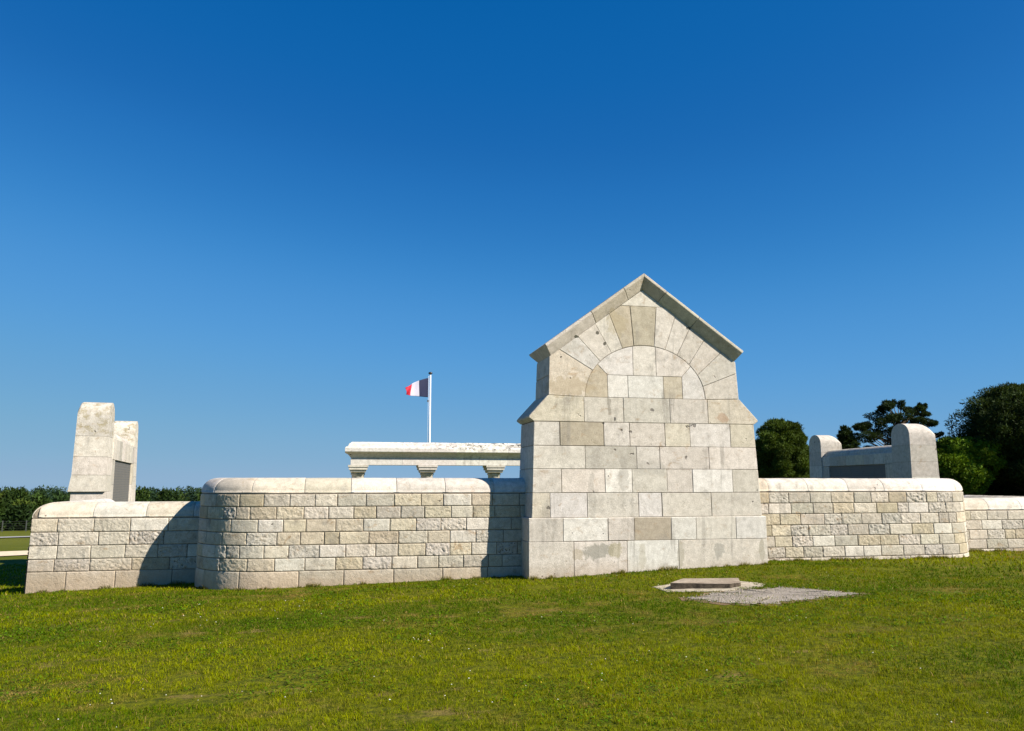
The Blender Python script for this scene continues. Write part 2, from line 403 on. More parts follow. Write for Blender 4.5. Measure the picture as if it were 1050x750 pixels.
KINDS = ['light', 'cream', 'grey', 'tan', 'white', 'rough', 'beige', 'ochre']
def wall(name, path0, rows, ztop, T_, label, seed, halfround=False, base_w=.85, blk=.45, cop_len=.83, cr=.27, weights=(30, 20, 13, 6, 9, 24, 2, 1), rough_base=False, batter=.018, group=None):
    rnd = random.Random(seed); random.seed(seed+100)
    paths = path0 if isinstance(path0, list) else [path0]; path = paths[0]
    root_p = path.at(np.array(path.L*.5), 0, 0.0)
    th = empty(name, (float(root_p[0]), float(root_p[1]), tz(root_p[0], root_p[1])))
    tag(th, label, 'wall', 'boundary walls of the memorial')
    for path in paths:
        flip = path.mirror
        bt = lambda z: batter*(ztop-z)
        # stones
        mb = MB(); zc = rows[0]
        for r in range(len(rows)-1):
            z1, z0 = rows[r], rows[r+1]
            last = r == len(rows)-2
            w = base_w if last else blk
            u = -rnd.uniform(.1, .9)*w if r % 2 else -rnd.uniform(.45, .6)*w*(r % 4 == 0)
            while u < path.L:
                u1 = u+w*rnd.uniform(.82, 1.14)
                if rnd.random() < .06: u1 = u+w*.55
                a, b = max(u, 0), min(u1, path.L); u = u1
                if b-a < .07: continue
                if last and not rough_base: kind = rnd.choice(['light', 'cream', 'light', 'grey', 'white'])
                else: kind = rnd.choices(KINDS, weights)[0]
                tn = T(kind); tn = tuple(min(.68, c_*q_) for c_, q_ in zip(tn[:3], (1.0, .975, .92)))+(tn[3],)
                rugged = {'rough': rnd.uniform(.013, .020), 'tan': .012, 'ochre': .012, 'white': .004, 'beige': .005}.get(kind, rnd.choice([.004, .007, .009, .012]))
                if last and not rough_base: rugged = .004
                tn = tn[:3]+(min(1, .35+rugged*40),)
                prot = rnd.uniform(-.001, .005)
                g = rnd.uniform(.002, .0045)
                nu = max(5, int((b-a)/.015)); nv = max(5, int((z1-z0)/.015))
                uu = np.concatenate([[a+g], [a+g+.004], np.linspace(a+g+.012, b-g-.012, nu), [b-g-.004], [b-g]])
                vv = np.concatenate([[z0+g*.8], [z0+g*.8+.004], np.linspace(z0+g*.8+.012, z1-g*.8-.012, nv), [z1-g*.8-.004], [z1-g*.8]])
                U, Vv = np.meshgrid(uu, vv, indexing='ij')
                seedv = rnd.random()*50
                Q = np.stack([U*1.0, Vv, U*0+seedv], -1)
                d = (fbm(Q*32, 3, 5)-.5)*rugged*2.0 + (fbm(Q*4, 2, 9)-.5)*.012
                if rugged > .0125:
                    rd = np.abs(fbm(Q*np.array([36, 44, 1]), 2, 13)-.5)*2
                    d = d - rugged*.8*sstep(.12, .0, rd)*rnd.uniform(.4, 1)
                # worn corners
                eu = np.minimum(U-uu[0], uu[-1]-U); ev = np.minimum(Vv-vv[0], vv[-1]-Vv)
                e = np.minimum(eu, ev); wear = .006+.016*rnd.random()*fbm(Q*7, 2, 17)
                d = d-.006*sstep(wear, 0, e)-.005*sstep(.04, 0, np.hypot(eu, ev))*rnd.random()
                d = d+prot+bt(Vv)
                edge = np.zeros_like(d, bool); edge[0] = edge[-1] = True; edge[:, 0] = edge[:, -1] = True
                if path.open1 and b >= path.L-1e-6: edge[-1, 1:-1] = False; edge[-2, 1:-1] = False; U[-1] = path.L; d[-1] = d[-4]; d[-2] = d[-4]; d[-3] = d[-4]
                if path.open0 and a <= 1e-6: edge[0, 1:-1] = False; U[0] = 0; d[0] = d[3]; d[1] = d[3]; d[2] = d[3]
                d = np.where(edge, bt(Vv)-.035, d)
                X = path.at(U, d, Vv)
                mb.add(X.reshape(-1, 3), grid_faces(len(uu), len(vv), flip), smooth=True, tone=tn)
        # mortar core swept along the wall
        us = np.concatenate([[0], path.s[1:-1][::2], [path.L]])
        if halfround:
            prof = [(-.0, rows[-1]), (-.0, zc)] + [(-cr+cr*math.cos(t), zc+(ztop-zc)*math.sin(t)) for t in np.linspace(.15, math.pi/2, 6)]
        else:
            prof = [(0, rows[-1]), (0, zc)] + [(-cr+cr*math.cos(t), zc+(ztop-zc)*math.sin(t)) for t in np.linspace(.15, math.pi/2, 6)]
            prof += [(-(T_-cr)-cr*math.sin(t), zc+(ztop-zc)*math.cos(t)) for t in np.linspace(0, math.pi/2, 7)] + [(-T_, rows[-1])]
        pv = []
        for o_, z_ in prof:
            cl = min(.018, ztop-z_+.018)
            zz = z_-.018 if z_ > zc+.01 else z_
            inw = -.011 if o_ > -.05 else (.014 if o_ < -(T_-.05) and not halfround else 0)
            pv.append((o_+inw+(bt(z_) if o_ > -.02 else 0), zz))
        V = np.stack([path.at(us, o_, z_) for o_, z_ in pv], 1)
        mb.add(V.reshape(-1, 3), grid_faces(len(us), len(pv), flip), mat=1)
        for i in (0, len(us)-1): mb.add(V[i], [tuple(range(len(pv)))], mat=1)
        mb.build('masonry', [M_RUBBLE, M_MORTAR], th)
        # coping stones
        cb = MB(); u = -rnd.uniform(0, .5)*cop_len
        while u < path.L:
            u1 = u+cop_len*rnd.uniform(.94, 1.07); a, b = max(u, 0), min(u1, path.L); u = u1
            if b-a < .1: continue
            g = .002; tn = T(rnd.choice(['cream', 'light', 'light', 'cream', 'light', 'white']), .2)
            if path.mirror and ztop > 1.5 and a < .6: tn = T('tan', .3)
            uu = np.concatenate([[a+g, a+g+.002], np.linspace(a+g+.008, b-g-.008, max(5, int((b-a)/.05))), [b-g-.002, b-g]])
            ts = np.linspace(0, math.pi/2, 9)
            pr = [(bt(zc), zc+.003), (bt(zc)+.002, zc+.03)]+[(bt(zc)*(1-t/1.6)+.002-cr+cr*math.cos(t), zc+.03+(ztop-zc-.03)*math.sin(t)) for t in ts]
            if not halfround:
                pr += [(-(T_-cr)-cr*math.sin(t), zc+(ztop-zc)*math.cos(t)) for t in np.linspace(0.1, math.pi/2, 7)]
            po = np.array([p[0] for p in pr]); pz = np.array([p[1] for p in pr])
            U = uu[:, None]+0*po[None]; O = 0*uu[:, None]+po[None]; Z = 0*uu[:, None]+pz[None]
            sd = rnd.random()*50
            nz = (fbm(np.stack([U*5, O*5, Z*5+sd], -1), 3, 71)-.5)*.012
            nrm_o = np.ones_like(po)*.7; nrm_z = np.ones_like(po)*.7
            end = np.zeros(len(uu)); end[0] = end[-1] = -.02; end[1] = end[-2] = -.002
            sh = end[:, None]+nz
            # shrink towards the section's centre line
            O2 = O+np.where(O > -T_/2, 1, -1)*sh*.7; Z2 = Z+np.where(Z > zc+.02, 1, 0)*sh*.8
            if halfround: O2 = np.maximum(O2, -cr)
            O2[:, 0] = O[:, 0]-.03
            X = path.at(U, O2, Z2)
            cb.add(X.reshape(-1, 3), grid_faces(len(uu), len(pr), flip), smooth=True, tone=tn)
        cb.build('coping', [M_STONE, M_MORTAR], th)
    return th

# ------------------------------------------------------------------ the four walls
Y0 = .59; XS = CX-6.6; R = 1.3
rowsT = [1.437, 1.225, 1.015, .80, .585, .37, .16, -.40]
tall = [('L', (CX-2.05, Y0), (XS, Y0)), ('A', (XS, Y0+R), R, -90, -180), ('L', (XS-R, Y0+R), (XS-R, Y0+R+.75))]
wall('curved_boundary_wall', Path(tall), rowsT, 1.715, .8, 'tall pale stone wall left of the gabled block, its far left end curving away into shade', 5)
rowsR = [1.442, 1.235, 1.03, .82, .61, .405, .20, -.30]
wall('curved_boundary_wall', Path([('L', (CX-2.05, Y0), (XS+.2, Y0)), ('A', (XS+.2, Y0+R), R, -90, -180), ('L', (XS+.2-R, Y0+R), (XS+.2-R, Y0+R+.75))], True), rowsR, 1.715, .8, 'tall sunlit stone wall right of the gabled block with mottled tan and white stones', 12, base_w=.45, rough_base=True, weights=(32, 15, 18, 12, 12, 20, 5, 2))
Y1 = Y0+1.46
rowsL = [1.0, .765, .53, .30, .085, -1.3]
def low(xe, mirror=False, back=3.4):
    """front run and a wing turning back at a hipped corner"""
    zt2, zc2, c2 = 1.285, 1.0, .3
    def ins(z):
        q = np.clip((z-zc2)/(zt2-zc2), 0, 1); return c2-c2*np.sqrt(1-q*q)-.025*(zt2-np.minimum(z, zt2))*(z < zt2)
    a = Path([('L', (XS-R+(.55 if mirror else .35), Y1), (xe, Y1))], mirror); b = Path([('L', (xe, Y1), (xe, Y1+back))], mirror)
    a.clamp = lambda x, y, z: (np.maximum(x, xe+ins(z)), y); b.clamp = lambda x, y, z: (x, np.maximum(y, Y1+ins(z)))
    a.open1 = True; b.open0 = True
    return [a, b]
wall('low_boundary_wall', low(-8.50), rowsL, 1.285, .6, 'low pale stone wall at the far left with a rounded end, half in shadow', 23, cr=.3, blk=.60, base_w=.85, batter=.025)
wall('low_boundary_wall', low(-8.50-.9, True), [1.0, .79, .58, .37, .16, -.4], 1.285, .6, 'low sunlit stone wall cut off by the right edge of the photo', 31, cr=.3, blk=.5, base_w=.5, rough_base=True, weights=(32, 15, 18, 12, 12, 16, 5, 2), batter=.025)

# ------------------------------------------------------------------ gabled pylon
pyl = tag(empty('gabled_monument', (CX, .6, 0)), 'tall gabled pale stone block with a blind arch under its pitched coping', 'monument')
D1 = 1.16
PX0, PX1 = -.01, 4.48
pl = MB()
pl.box(PX0+.012, PX1-.012, .012, D1+.03, -.5, 1.005, mat=1)
def row(mb, z0, z1, xs, f, tones, n=(0, -1, 0)):
    for i in range(len(xs)-1):
        a, b = xs[i], xs[i+1]
        if isinstance(a, (int, float)): a = (a, a)
        if isinstance(b, (int, float)): b = (b, b)
        stone(mb, [f(a[0], z0), f(b[0], z0), f(b[1], z1), f(a[1], z1)], n, tone=T(tones[i]), prot=random.uniform(-.002, .004), bev=.005)
random.seed(3)
fp = lambda x, z: (x, 0.0, z)
row(pl, .617, 1.02, [PX0, .60, 1.42, 1.915, 2.61, 3.09, 3.87, PX1], fp, ['light', 'white', 'light', 'beige', 'white', 'light', 'white'])
row(pl, -.45, .617, [PX0-.005, .79, 1.77, 2.74, PX1], fp, ['light', 'light', 'white', 'light'])
for sx, xx in ((-1, PX0), (1, PX1)):
    for z0, z1, ys in ((.617, 1.02, (0, .75, D1+.04)), (-.45, .617, (0, D1+.04))):
        for i in range(len(ys)-1):
            stone(pl, [(xx, ys[i], z0), (xx, ys[i+1], z0), (xx, ys[i+1], z1), (xx, ys[i], z1)], (sx, 0, 0), tone=T('light'))
# weathered top ledge of the plinth
stone(pl, [(PX0, 0, 1.02), (PX1, 0, 1.02), (PX1, D1+.04, 1.02), (PX0, D1+.04, 1.02)], (0, 0, 1), tone=T('light'))
pl.build('plinth', [M_STONE, M_MORTAR], pyl)

yf = lambda z: .035+.035*(z-1.02)
yb = lambda z: D1-.01-.035*(z-1.02)*.6
hw = lambda z: np.interp(z, [1.02, 2.71], [2.185, 2.125])
def ff(x, z): return (x, yf(z), z)
NF = (0, -1, .035)
roof = lambda x: 5.22-.73*abs(x-CX)
sh = MB()
prof = [(2.185, 1.0), (2.125, 2.71), (2.22, 2.775), (2.215, 2.80), (1.85, 3.185), (1.825, 3.89)]
# solid core
def prism(mb, outline, inset, mat):
    V = []
    for x, z in outline: V.append((x, yf(z)+inset, z))
    for x, z in outline: V.append((x, yb(z)-inset, z))
    n = len(outline); F = [tuple(range(n)), tuple(range(2*n-1, n-1, -1))]
    for i in range(n): F.append((i, i+n, (i+1) % n+n, (i+1) % n))
    mb.add(V, F, mat=mat)
ol = [(CX-h+.014, z) for h, z in prof]+[(CX, 5.21)]+[(CX+h-.014, z) for h, z in prof[::-1]]
prism(sh, ol, .014, 1)
def xl(z): return CX-float(hw(z))
def xr(z): return CX+float(hw(z))
Z = [2.71, 2.28, 1.872, 1.453, 1.022]
JJ = [[.58, 1.40, 1.89, 2.575, 3.065, 3.87], [1.04, 2.01, 2.455, 3.42], [.595, 1.40, 1.91, 2.58, 3.075, 3.865], [.38, 1.06, 2.015, 2.46, 3.42]]
TT = [['light', 'beige', 'light', 'light', 'cream', 'white', 'cream'], ['light', 'grey', 'light', 'light', 'light'],
      ['light', 'light', 'white', 'light', 'light', 'white', 'light'], ['cream', 'white', 'light', 'white', 'light', 'light']]
for r in range(4):
    z1, z0 = Z[r], Z[r+1]
    row(sh, z0, z1, [(xl(z0), xl(z1))]+JJ[r]+[(xr(z0), xr(z1))], ff, TT[r], NF)
zk = 3.165
row(sh, 2.71, zk, [1.04, 1.79, 2.69, 3.44], ff, ['light', 'light', 'light'], NF)
for s in (-1, 1):
    kp = [(CX+s*h, z) for h, z in prof[1:5]]
    kp = [(CX+s*2.125, 2.71), (CX+s*2.22, 2.775), (CX+s*2.21, 2.805), (CX+s*1.86, 3.185), (CX+s*1.25, zk), (CX+s*1.20, 2.71)]
    kp[4] = (1.04 if s < 0 else 3.44, zk); kp[5] = (1.04 if s < 0 else 3.44, 2.71)
    stone(sh, [ff(*p) for p in kp], NF, tone=T('cream'), prot=.004)
# side faces, stone by stone
def side(h0, z0, h1, z1, tone, cut=None):
    for s in (-1, 1):
        q = [Vector((CX+s*h0, yf(z0), z0)), Vector((CX+s*h0, yb(z0), z0)), Vector((CX+s*h1, yb(z1), z1)), Vector((CX+s*h1, yf(z1), z1))]
        n = (q[1]-q[0]).cross(q[3]-q[0]); n = n if n.x*s > 0 else -n
        if abs(n.x) < 1e-6: n = Vector((s, 0, 0))
        if cut:
            m0 = q[0].lerp(q[1], cut); m1 = q[3].lerp(q[2], cut)
            stone(sh, [q[0], m0, m1, q[3]], n, tone=T(tone)); stone(sh, [m0, q[1], q[2], m1], n, tone=T(tone))
        else: stone(sh, q, n, tone=T(tone))
for r in range(4): side(float(hw(Z[r+1])), Z[r+1], float(hw(Z[r])), Z[r], 'light', .62 if r % 2 else None)
side(2.125, 2.71, 2.22, 2.775, 'cream'); side(2.22, 2.775, 2.21, 2.805, 'cream'); side(2.21, 2.805, 1.86, 3.185, 'cream')
side(1.85, 3.185, 1.838, 3.55, 'light', .5); side(1.838, 3.55, 1.825, 3.90, 'light')
# back face
for r in range(4):
    z1, z0 = Z[r], Z[r+1]
    for a, b in ((0, .25), (.25, .5), (.5, .75), (.75, 1)):
        q = [(xl(z)+(xr(z)-xl(z))*t, yb(z), z) for t, z in ((a, z0), (b, z0), (b, z1), (a, z1))]
        stone(sh, q, (0, 1, .02), tone=T('light'))
sh.build('shaft', [M_STONE, M_MORTAR], pyl)

gb = MB()
EA, EB = 1.17, .985; EC = (CX, zk)
def el(x=None, t=None): return (EC[0]+EA*math.cos(t), EC[1]+EB*math.sin(t))
def tof(p): return math.atan2((p[1]-EC[1])/EB, (p[0]-EC[0])/EA)
def arc(p, q, n=6):
    a, b = tof(p), tof(q); return [el(t=a+(b-a)*i/n) for i in range(n+1)]
R_ = lambda x: (x, roof(x))
I = [(1.065, zk), (1.22, 3.66), (1.34, 3.85), (1.57, 4.02), (1.80, 4.10), (2.03, 4.14), (2.43, 4.15), (2.64, 4.08), (2.88, 3.99), (3.10, 3.81), (3.24, 3.61), (3.375, 3.41), (3.405, zk)]
I = [el(t=tof(p)) for p in I]
zt = 4.90; aL = CX-(5.22-zt)/.73; aR = CX+(5.22-zt)/.73
PO = [None]*13
V_ = [
 ([(CX-1.85, 3.187), (CX-1.825, 3.89), R_(.60)], 0, 'cream'),
 ([R_(.60), R_(.95)], 1, 'white'),
 ([R_(.95), R_(1.29)], 2, 'light'),
 ([R_(1.29), R_(1.57)], 3, 'light'),
 ([R_(1.57), (aL, zt), (1.98, zt)], 4, 'beige'),
 ([(1.98, zt), (2.50, zt)], 5, 'beige'),
 ([(2.50, zt), (aR, zt), R_(2.88)], 6, 'light'),
 ([R_(2.88), R_(3.17)], 7, 'light'),
 ([R_(3.17), R_(3.46)], 8, 'light'),
 ([R_(3.46), R_(3.79)], 9, 'light'),
 ([R_(3.79), (CX+1.825, 3.89), (CX+1.835, 3.68)], 10, 'light'),
 ([(CX+1.835, 3.68), (CX+1.85, 3.187)], 11, 'light')]
for outer, i, tn in V_:
    inner = arc(I[i+1], I[i], 5)
    poly = outer+inner
    stone(gb, [ff(*p) for p in poly], NF, tone=T(tn), prot=random.uniform(0, .006), bev=.005)
stone(gb, [ff(*p) for p in [(aL, zt), (CX, 5.22), (aR, zt)]], NF, tone=T('light'), bev=.005)
stone(gb, [ff(*p) for p in [(CX-1.85, 3.187), (CX-1.85, 3.15), (1.04, zk), I[0]]], NF, tone=T('cream'))
E1 = el(t=tof((1.31, 3.78))); E2 = el(t=tof((3.13, 3.78)))
for poly, tn in [
 (arc(E1, I[0], 6)+[(1.50, zk), (1.50, 3.58)], 'beige'),
 (arc(el(t=tof((2.005, 4.14))), E1, 6)+[(1.50, 3.58), (2.0, 3.58)], 'white'),
 (arc(el(t=tof((2.455, 4.14))), el(t=tof((2.005, 4.14))), 4)+[(2.0, 3.58), (2.45, 3.58)], 'light'),
 (arc(E2, el(t=tof((2.455, 4.14))), 6)+[(2.45, 3.58), (2.955, 3.58)], 'light'),
 (arc(I[12], E2, 6)+[(2.955, 3.58), (2.955, zk)], 'white'),
 ([(1.50, zk), (1.89, zk), (1.89, 3.58), (1.50, 3.58)], 'white'),
 ([(1.89, zk), (2.585, zk), (2.585, 3.58), (1.89, 3.58)], 'white'),
 ([(2.585, zk), (2.955, zk), (2.955, 3.58), (2.585, 3.58)], 'tan')]:
    stone(gb, [ff(*p) for p in poly], NF, tone=T(tn), prot=-.002, bev=.004)
# plain stones of the gable's back
for a, b in ((CX-1.82, CX-.9), (CX-.9, CX), (CX, CX+.9), (CX+.9, CX+1.82)):
    q = [(a, 2.72), (b, 2.72), (b, roof(b)-.01), (a, roof(a)-.01)]
    stone(gb, [(x, yb(z), z) for x, z in q], (0, 1, .02), tone=T('light'))
gb.build('gable_arch', [M_STONE, M_MORTAR], pyl)

# sloping copings
def coping_side(s, cuts):
    mb = MB(); a = math.atan(.735); ux, uz = math.cos(a)*s, -math.sin(a)     # down-slope direction
    nx_, nz_ = math.sin(a)*s, math.cos(a)                                    # outward from the slope
    tip = (CX, 5.515); L = 1.94/math.cos(a)
    O = .135; sec = [(0, -O), (-.048, -O), (-.235, .004), (-.235, 1), (-.048, 1+O+.06), (0, 1+O+.06)]
    cuts = [0]+cuts+[L]
    for c in range(len(cuts)-1):
        tn = T(random.choice(['cream', 'light']))
        V = []
        for e, u in enumerate((cuts[c]+(.003 if c else 0), cuts[c+1]-.003)):
            for t, w in sec:
                uu = u
                if u < .01: uu = -t*math.tan(a)*-1*-1 if False else (-t)*(-math.tan(a))*-1 if False else 0
                px = tip[0]+ux*uu+nx_*t; pz = tip[1]+uz*uu+nz_*t
                if u < .01:      # mitre on the centre line
                    k = (CX-px)/ux; px += ux*k; pz += uz*k
                zz = pz
                y = yf(zz) if w <= .5 else yb(zz)
                yy = y+(w if w <= .5 else w-1)
                V.append((px, yy, pz))
        n = len(sec); F = [tuple(range(n)), tuple(range(n, 2*n))[::-1]]
        for i in range(n): F.append((i, n+i, n+(i+1) % n, (i+1) % n))
        mb.add(V, F, tone=tn)
    o = mb.build('gable_coping', [M_STONE], pyl)
    bv = o.modifiers.new('bevel', 'BEVEL'); bv.width = .008; bv.segments = 2; bv.limit_method = 'ANGLE'
coping_side(-1, [.52, 1.32]); coping_side(1, [.55, 1.34])

# ------------------------------------------------------------------ memorial stands behind the walls
def stand(loc, ang, L, ht, inner, label, rnd_out=.35):
    """two piers joined by a panel wall running back along local +Y; inner is the side (+1/-1 in x) that faces the court"""
    root = tag(empty('memorial_stand', loc, ang), label, 'memorial', 'memorials with name panels behind the walls')
    W, Dp = (.66 if inner > 0 else .76), 1.0; zb = loc[2]
    def loc2(mb): 
        return mb
    def build(mb, name, mats):
        me = mb.mesh(name); return link(name, me, mats, root, world=False)
    H = ht-zb
    for yc in (0, L):
        mb = MB(); fl = 1 if yc == 0 else -1
        levels = [1.42, 1.80, 2.22, 2.70, H+zb-.30]     # world heights
        def sect(z, grow=0):
            k = .5*W+.018*(ht-z)+grow; kd = .5*Dp+.018*(ht-z)+grow; return k, kd
        zs = [zb-.3]+levels
        for i in range(len(zs)-1):
            z0, z1 = zs[i], zs[i+1]; g0 = g1 = 0.0
            if i == 0: g0 = g1 = -.02
            if i == 1: g0, g1 = .04, .0
            a0, d0 = sect(z0, g0); a1, d1 = sect(z1, g1)
            l0, r0_ = (a0, a0-g0) if inner > 0 else (a0-g0, a0); l1, r1_ = (a1, a1-g1) if inner > 0 else (a1-g1, a1)
            q = [(-l0, -d0, z0), (r0_, -d0, z0), (r0_, d0, z0), (-l0, d0, z0), (-l1, -d1, z1), (r1_, -d1, z1), (r1_, d1, z1), (-l1, d1, z1)]
            q = [(x, y+yc, z-zb) for x, y, z in q]; tn = T('light'); last = i == len(zs)-2
            if last: tcap = tn
            g = .003
            mb.add([(x, y, z+(g if j < 4 else (0 if last else -g))) for j, (x, y, z) in enumerate(q)],
                   [(0, 3, 2, 1), (4, 5, 6, 7), (0, 1, 5, 4), (1, 2, 6, 5), (2, 3, 7, 6), (3, 0, 4, 7)], tone=tn)
            mb.add([(x*.97, yc+(y-yc)*.97, z) for x, y, z in q], [(0, 1, 5, 4), (1, 2, 6, 5), (2, 3, 7, 6), (3, 0, 4, 7)], mat=1)
        # cap: barrel top over y, eased on the side away from the court
        z0 = levels[-1]; a, d = sect(z0); nx2, ny2 = 22, 22; V = []
        for i in range(nx2+1):
            tx = -1+2*i/nx2
            for j in range(ny2+1):
                ty = -math.cos(math.pi*j/ny2)
                hy = math.sqrt(max(0, 1-ty*ty))**.75
                ex = tx*(-inner)                      # +1 at the outer edge
                hx = 1.0 if ex < 1-rnd_out else math.sqrt(max(0, 1-((ex-1+rnd_out)/rnd_out)**2.4*(.82 if rnd_out > .5 else .55)))
                V.append((tx*a, yc+ty*d, z0-zb+(.31+.1)*hy*hx*(.995)))
        F = [(i*(ny2+1)+j, (i+1)*(ny2+1)+j, (i+1)*(ny2+1)+j+1, i*(ny2+1)+j+1) for i in range(nx2) for j in range(ny2)]
        b0 = len(V)
        tn = tcap; mb.add(V, F, smooth=True, tone=tn)
        for i in (0, nx2):
            ring = [V[i*(ny2+1)+j] for j in range(ny2+1)]
            mb.add(ring, [tuple(range(len(ring)))], tone=tn)
        build(mb, 'pier', [M_PIER if inner > 0 else M_STONE, M_MORTAR])
    # panel wall
    mb = MB(); y0, y1 = Dp/2-.03, L-Dp/2+.03; wi = .26
    zt_ = ht-.47; zc_ = zt_-.24
    prof = [(-wi-.05, -.3), (-wi-.01, zc_-zb)]+[(-(wi)*math.cos(t), zc_-zb+(zt_-zc_)*math.sin(t)) for t in np.linspace(.1, math.pi-.1, 14)]+[(wi+.01, zc_-zb), (wi+.05, -.3)]
    N = 6; ys = np.linspace(y0, y1, N+1)
    for c in range(N):
        a_, b_ = ys[c]+.003, ys[c+1]-.003; tn = T(random.choice(['light', 'cream', 'grey']))
        V = [(x, a_, z) for x, z in prof]+[(x, b_, z) for x, z in prof]; n = len(prof)
        F = [(i, i+1, n+i+1, n+i) for i in range(n-1)]+[tuple(range(n)), tuple(range(n, 2*n))[::-1]]
        mb.add(V, F, tone=tn)
    # courses of the court face, framing the recess of the name panel
    f = inner*(wi+.10)
    py0, py1, pz0, pz1 = y0+.55, y1-.55, .95-zb, 2.18-zb
    def q(ya, yb_, za, zb_): 
        stone(mb, [(f, ya, za), (f, yb_, za), (f, yb_, zb_), (f, ya, zb_)], (inner, 0, 0), tone=T(random.choice(['light', 'cream', 'grey'])), depth=.06)
    cols = np.linspace(y0, y1, 9)
    for i in range(8): q(cols[i], cols[i+1], pz1, zc_-zb)
    for za, zb2 in ((pz0, (pz0+pz1)/2), ((pz0+pz1)/2, pz1)): q(y0, py0, za, zb2); q(py1, y1, za, zb2)
    for i in range(8): q(cols[i], cols[i+1], -.25, pz0)
    build(mb, 'panel_wall', [M_STONE, M_MORTAR])
    pm = MB(); n = 5; yy = np.linspace(py0, py1, n+1)
    for i in range(n):
        x = inner*(wi+.06)
        stone(pm, [(x, yy[i], pz0), (x, yy[i+1], pz0), (x, yy[i+1], pz1), (x, yy[i], pz1)], (inner, 0, 0), gap=.003, bev=.003, tone=(1, 1, 1, 0))
        # rows of incised names
        for k in range(16):
            zz = pz1-.07-k*.068
            if zz < pz0+.05: break
            for j in range(3):
                ya = yy[i]+.08+j*(yy[1]-yy[0]-.1)/3; w = random.uniform(.18, .27)
                pm.add([(x+inner*.002, ya, zz), (x+inner*.002, ya+w, zz), (x+inner*.002, ya+w, zz+.02), (x+inner*.002, ya, zz+.02)], [(0, 1, 2, 3)], mat=1)
    build(pm, 'name_panel', [M_PANEL, M_METAL_LET])
    return root
M_METAL_LET = simple('incised_lettering', (.12, .12, .115), .8, .1, 40)
random.seed(9)
stand((-8.99, 6.6+.47, .0), math.radians(8.2), 6.3, 3.42, 1, 'leftmost memorial with two bright piers and a grey name panel, rising above the low wall', .16)
stand((13.32, 6.6+.47, .0), math.radians(-8.9), 5.9, 3.24, -1, 'memorial with rounded piers behind the right wall, its long panel side in shade', .9)

# ------------------------------------------------------------------ colonnade
col = tag(empty('colonnade', (CX, 22, 0)), 'pale stone colonnade with a blackened cornice showing above the left wall', 'colonnade')
random.seed(5)
colx = [-2.55, .45, 3.47, 6.47, ]; YF = 21.5; YD = .95
hx0, hx1 = -2.86, 7.33-.0
eb = MB()
# section: overhang (outward), height
sec = [(0, 2.36), (0, 2.615), (-.03, 2.62), (-.02, 2.66), (.03, 2.74), (.12, 2.84), (.235, 2.905), (.25, 2.93), (.25, 3.07), (.22, 3.12), (.12, 3.16), (.08, 3.27), (.0, 3.31), (-.03, 3.35)]
cuts = [hx0, -.65, 1.7, 4.0, 6.0, hx1]
for c in range(5):
    x0, x1 = cuts[c]+.003, cuts[c+1]-.003; tn = T('white', .3)
    rings = []
    for o, z in sec:
        l = o if c == 0 else 0; r = o if c == 4 else 0
        rings.append([(x0-l, YF-o, z), (x1+r, YF-o, z), (x1+r, YF+YD+o, z), (x0-l, YF+YD+o, z)])
    # finer x subdivision with erosion on the top mouldings
    V = []; F = []; n = 40
    for k_, (o, z) in enumerate(sec):
        rr = rings[k_]; xs_ = np.linspace(rr[0][0], rr[1][0], n)
        er = (fbm(np.stack([xs_*3, xs_*0+z*9, xs_*0], -1), 3, 61)-.35) if z > 3.05 else np.zeros(n)
        er = np.clip(er, 0, 1)*(.02+.07*sstep(-1, 3, xs_))
        for q_, x in enumerate(xs_): V.append((x, YF-o+er[q_], z-er[q_]*.5))
        for q_, x in enumerate(xs_): V.append((x, YF+YD+o-er[q_], z-er[q_]*.5))
    m2 = 2*n
    for k_ in range(len(sec)-1):
        for q_ in range(n-1):
            F.append((k_*m2+q_, k_*m2+q_+1, (k_+1)*m2+q_+1, (k_+1)*m2+q_)); F.append((k_*m2+n+q_+1, k_*m2+n+q_, (k_+1)*m2+n+q_, (k_+1)*m2+n+q_+1))
        F.append((k_*m2+n, k_*m2, (k_+1)*m2, (k_+1)*m2+n)); F.append((k_*m2+n-1, k_*m2+2*n-1, (k_+1)*m2+2*n-1, (k_+1)*m2+n-1))
    t_ = (len(sec)-1)*m2
    for q_ in range(n-1): F.append((t_+q_, t_+q_+1, t_+n+q_+1, t_+n+q_)); F.append((q_+1, q_, n+q_, n+q_+1))
    eb.add(V, F, tone=tn)
eb.build('entablature', [M_ENT], col)
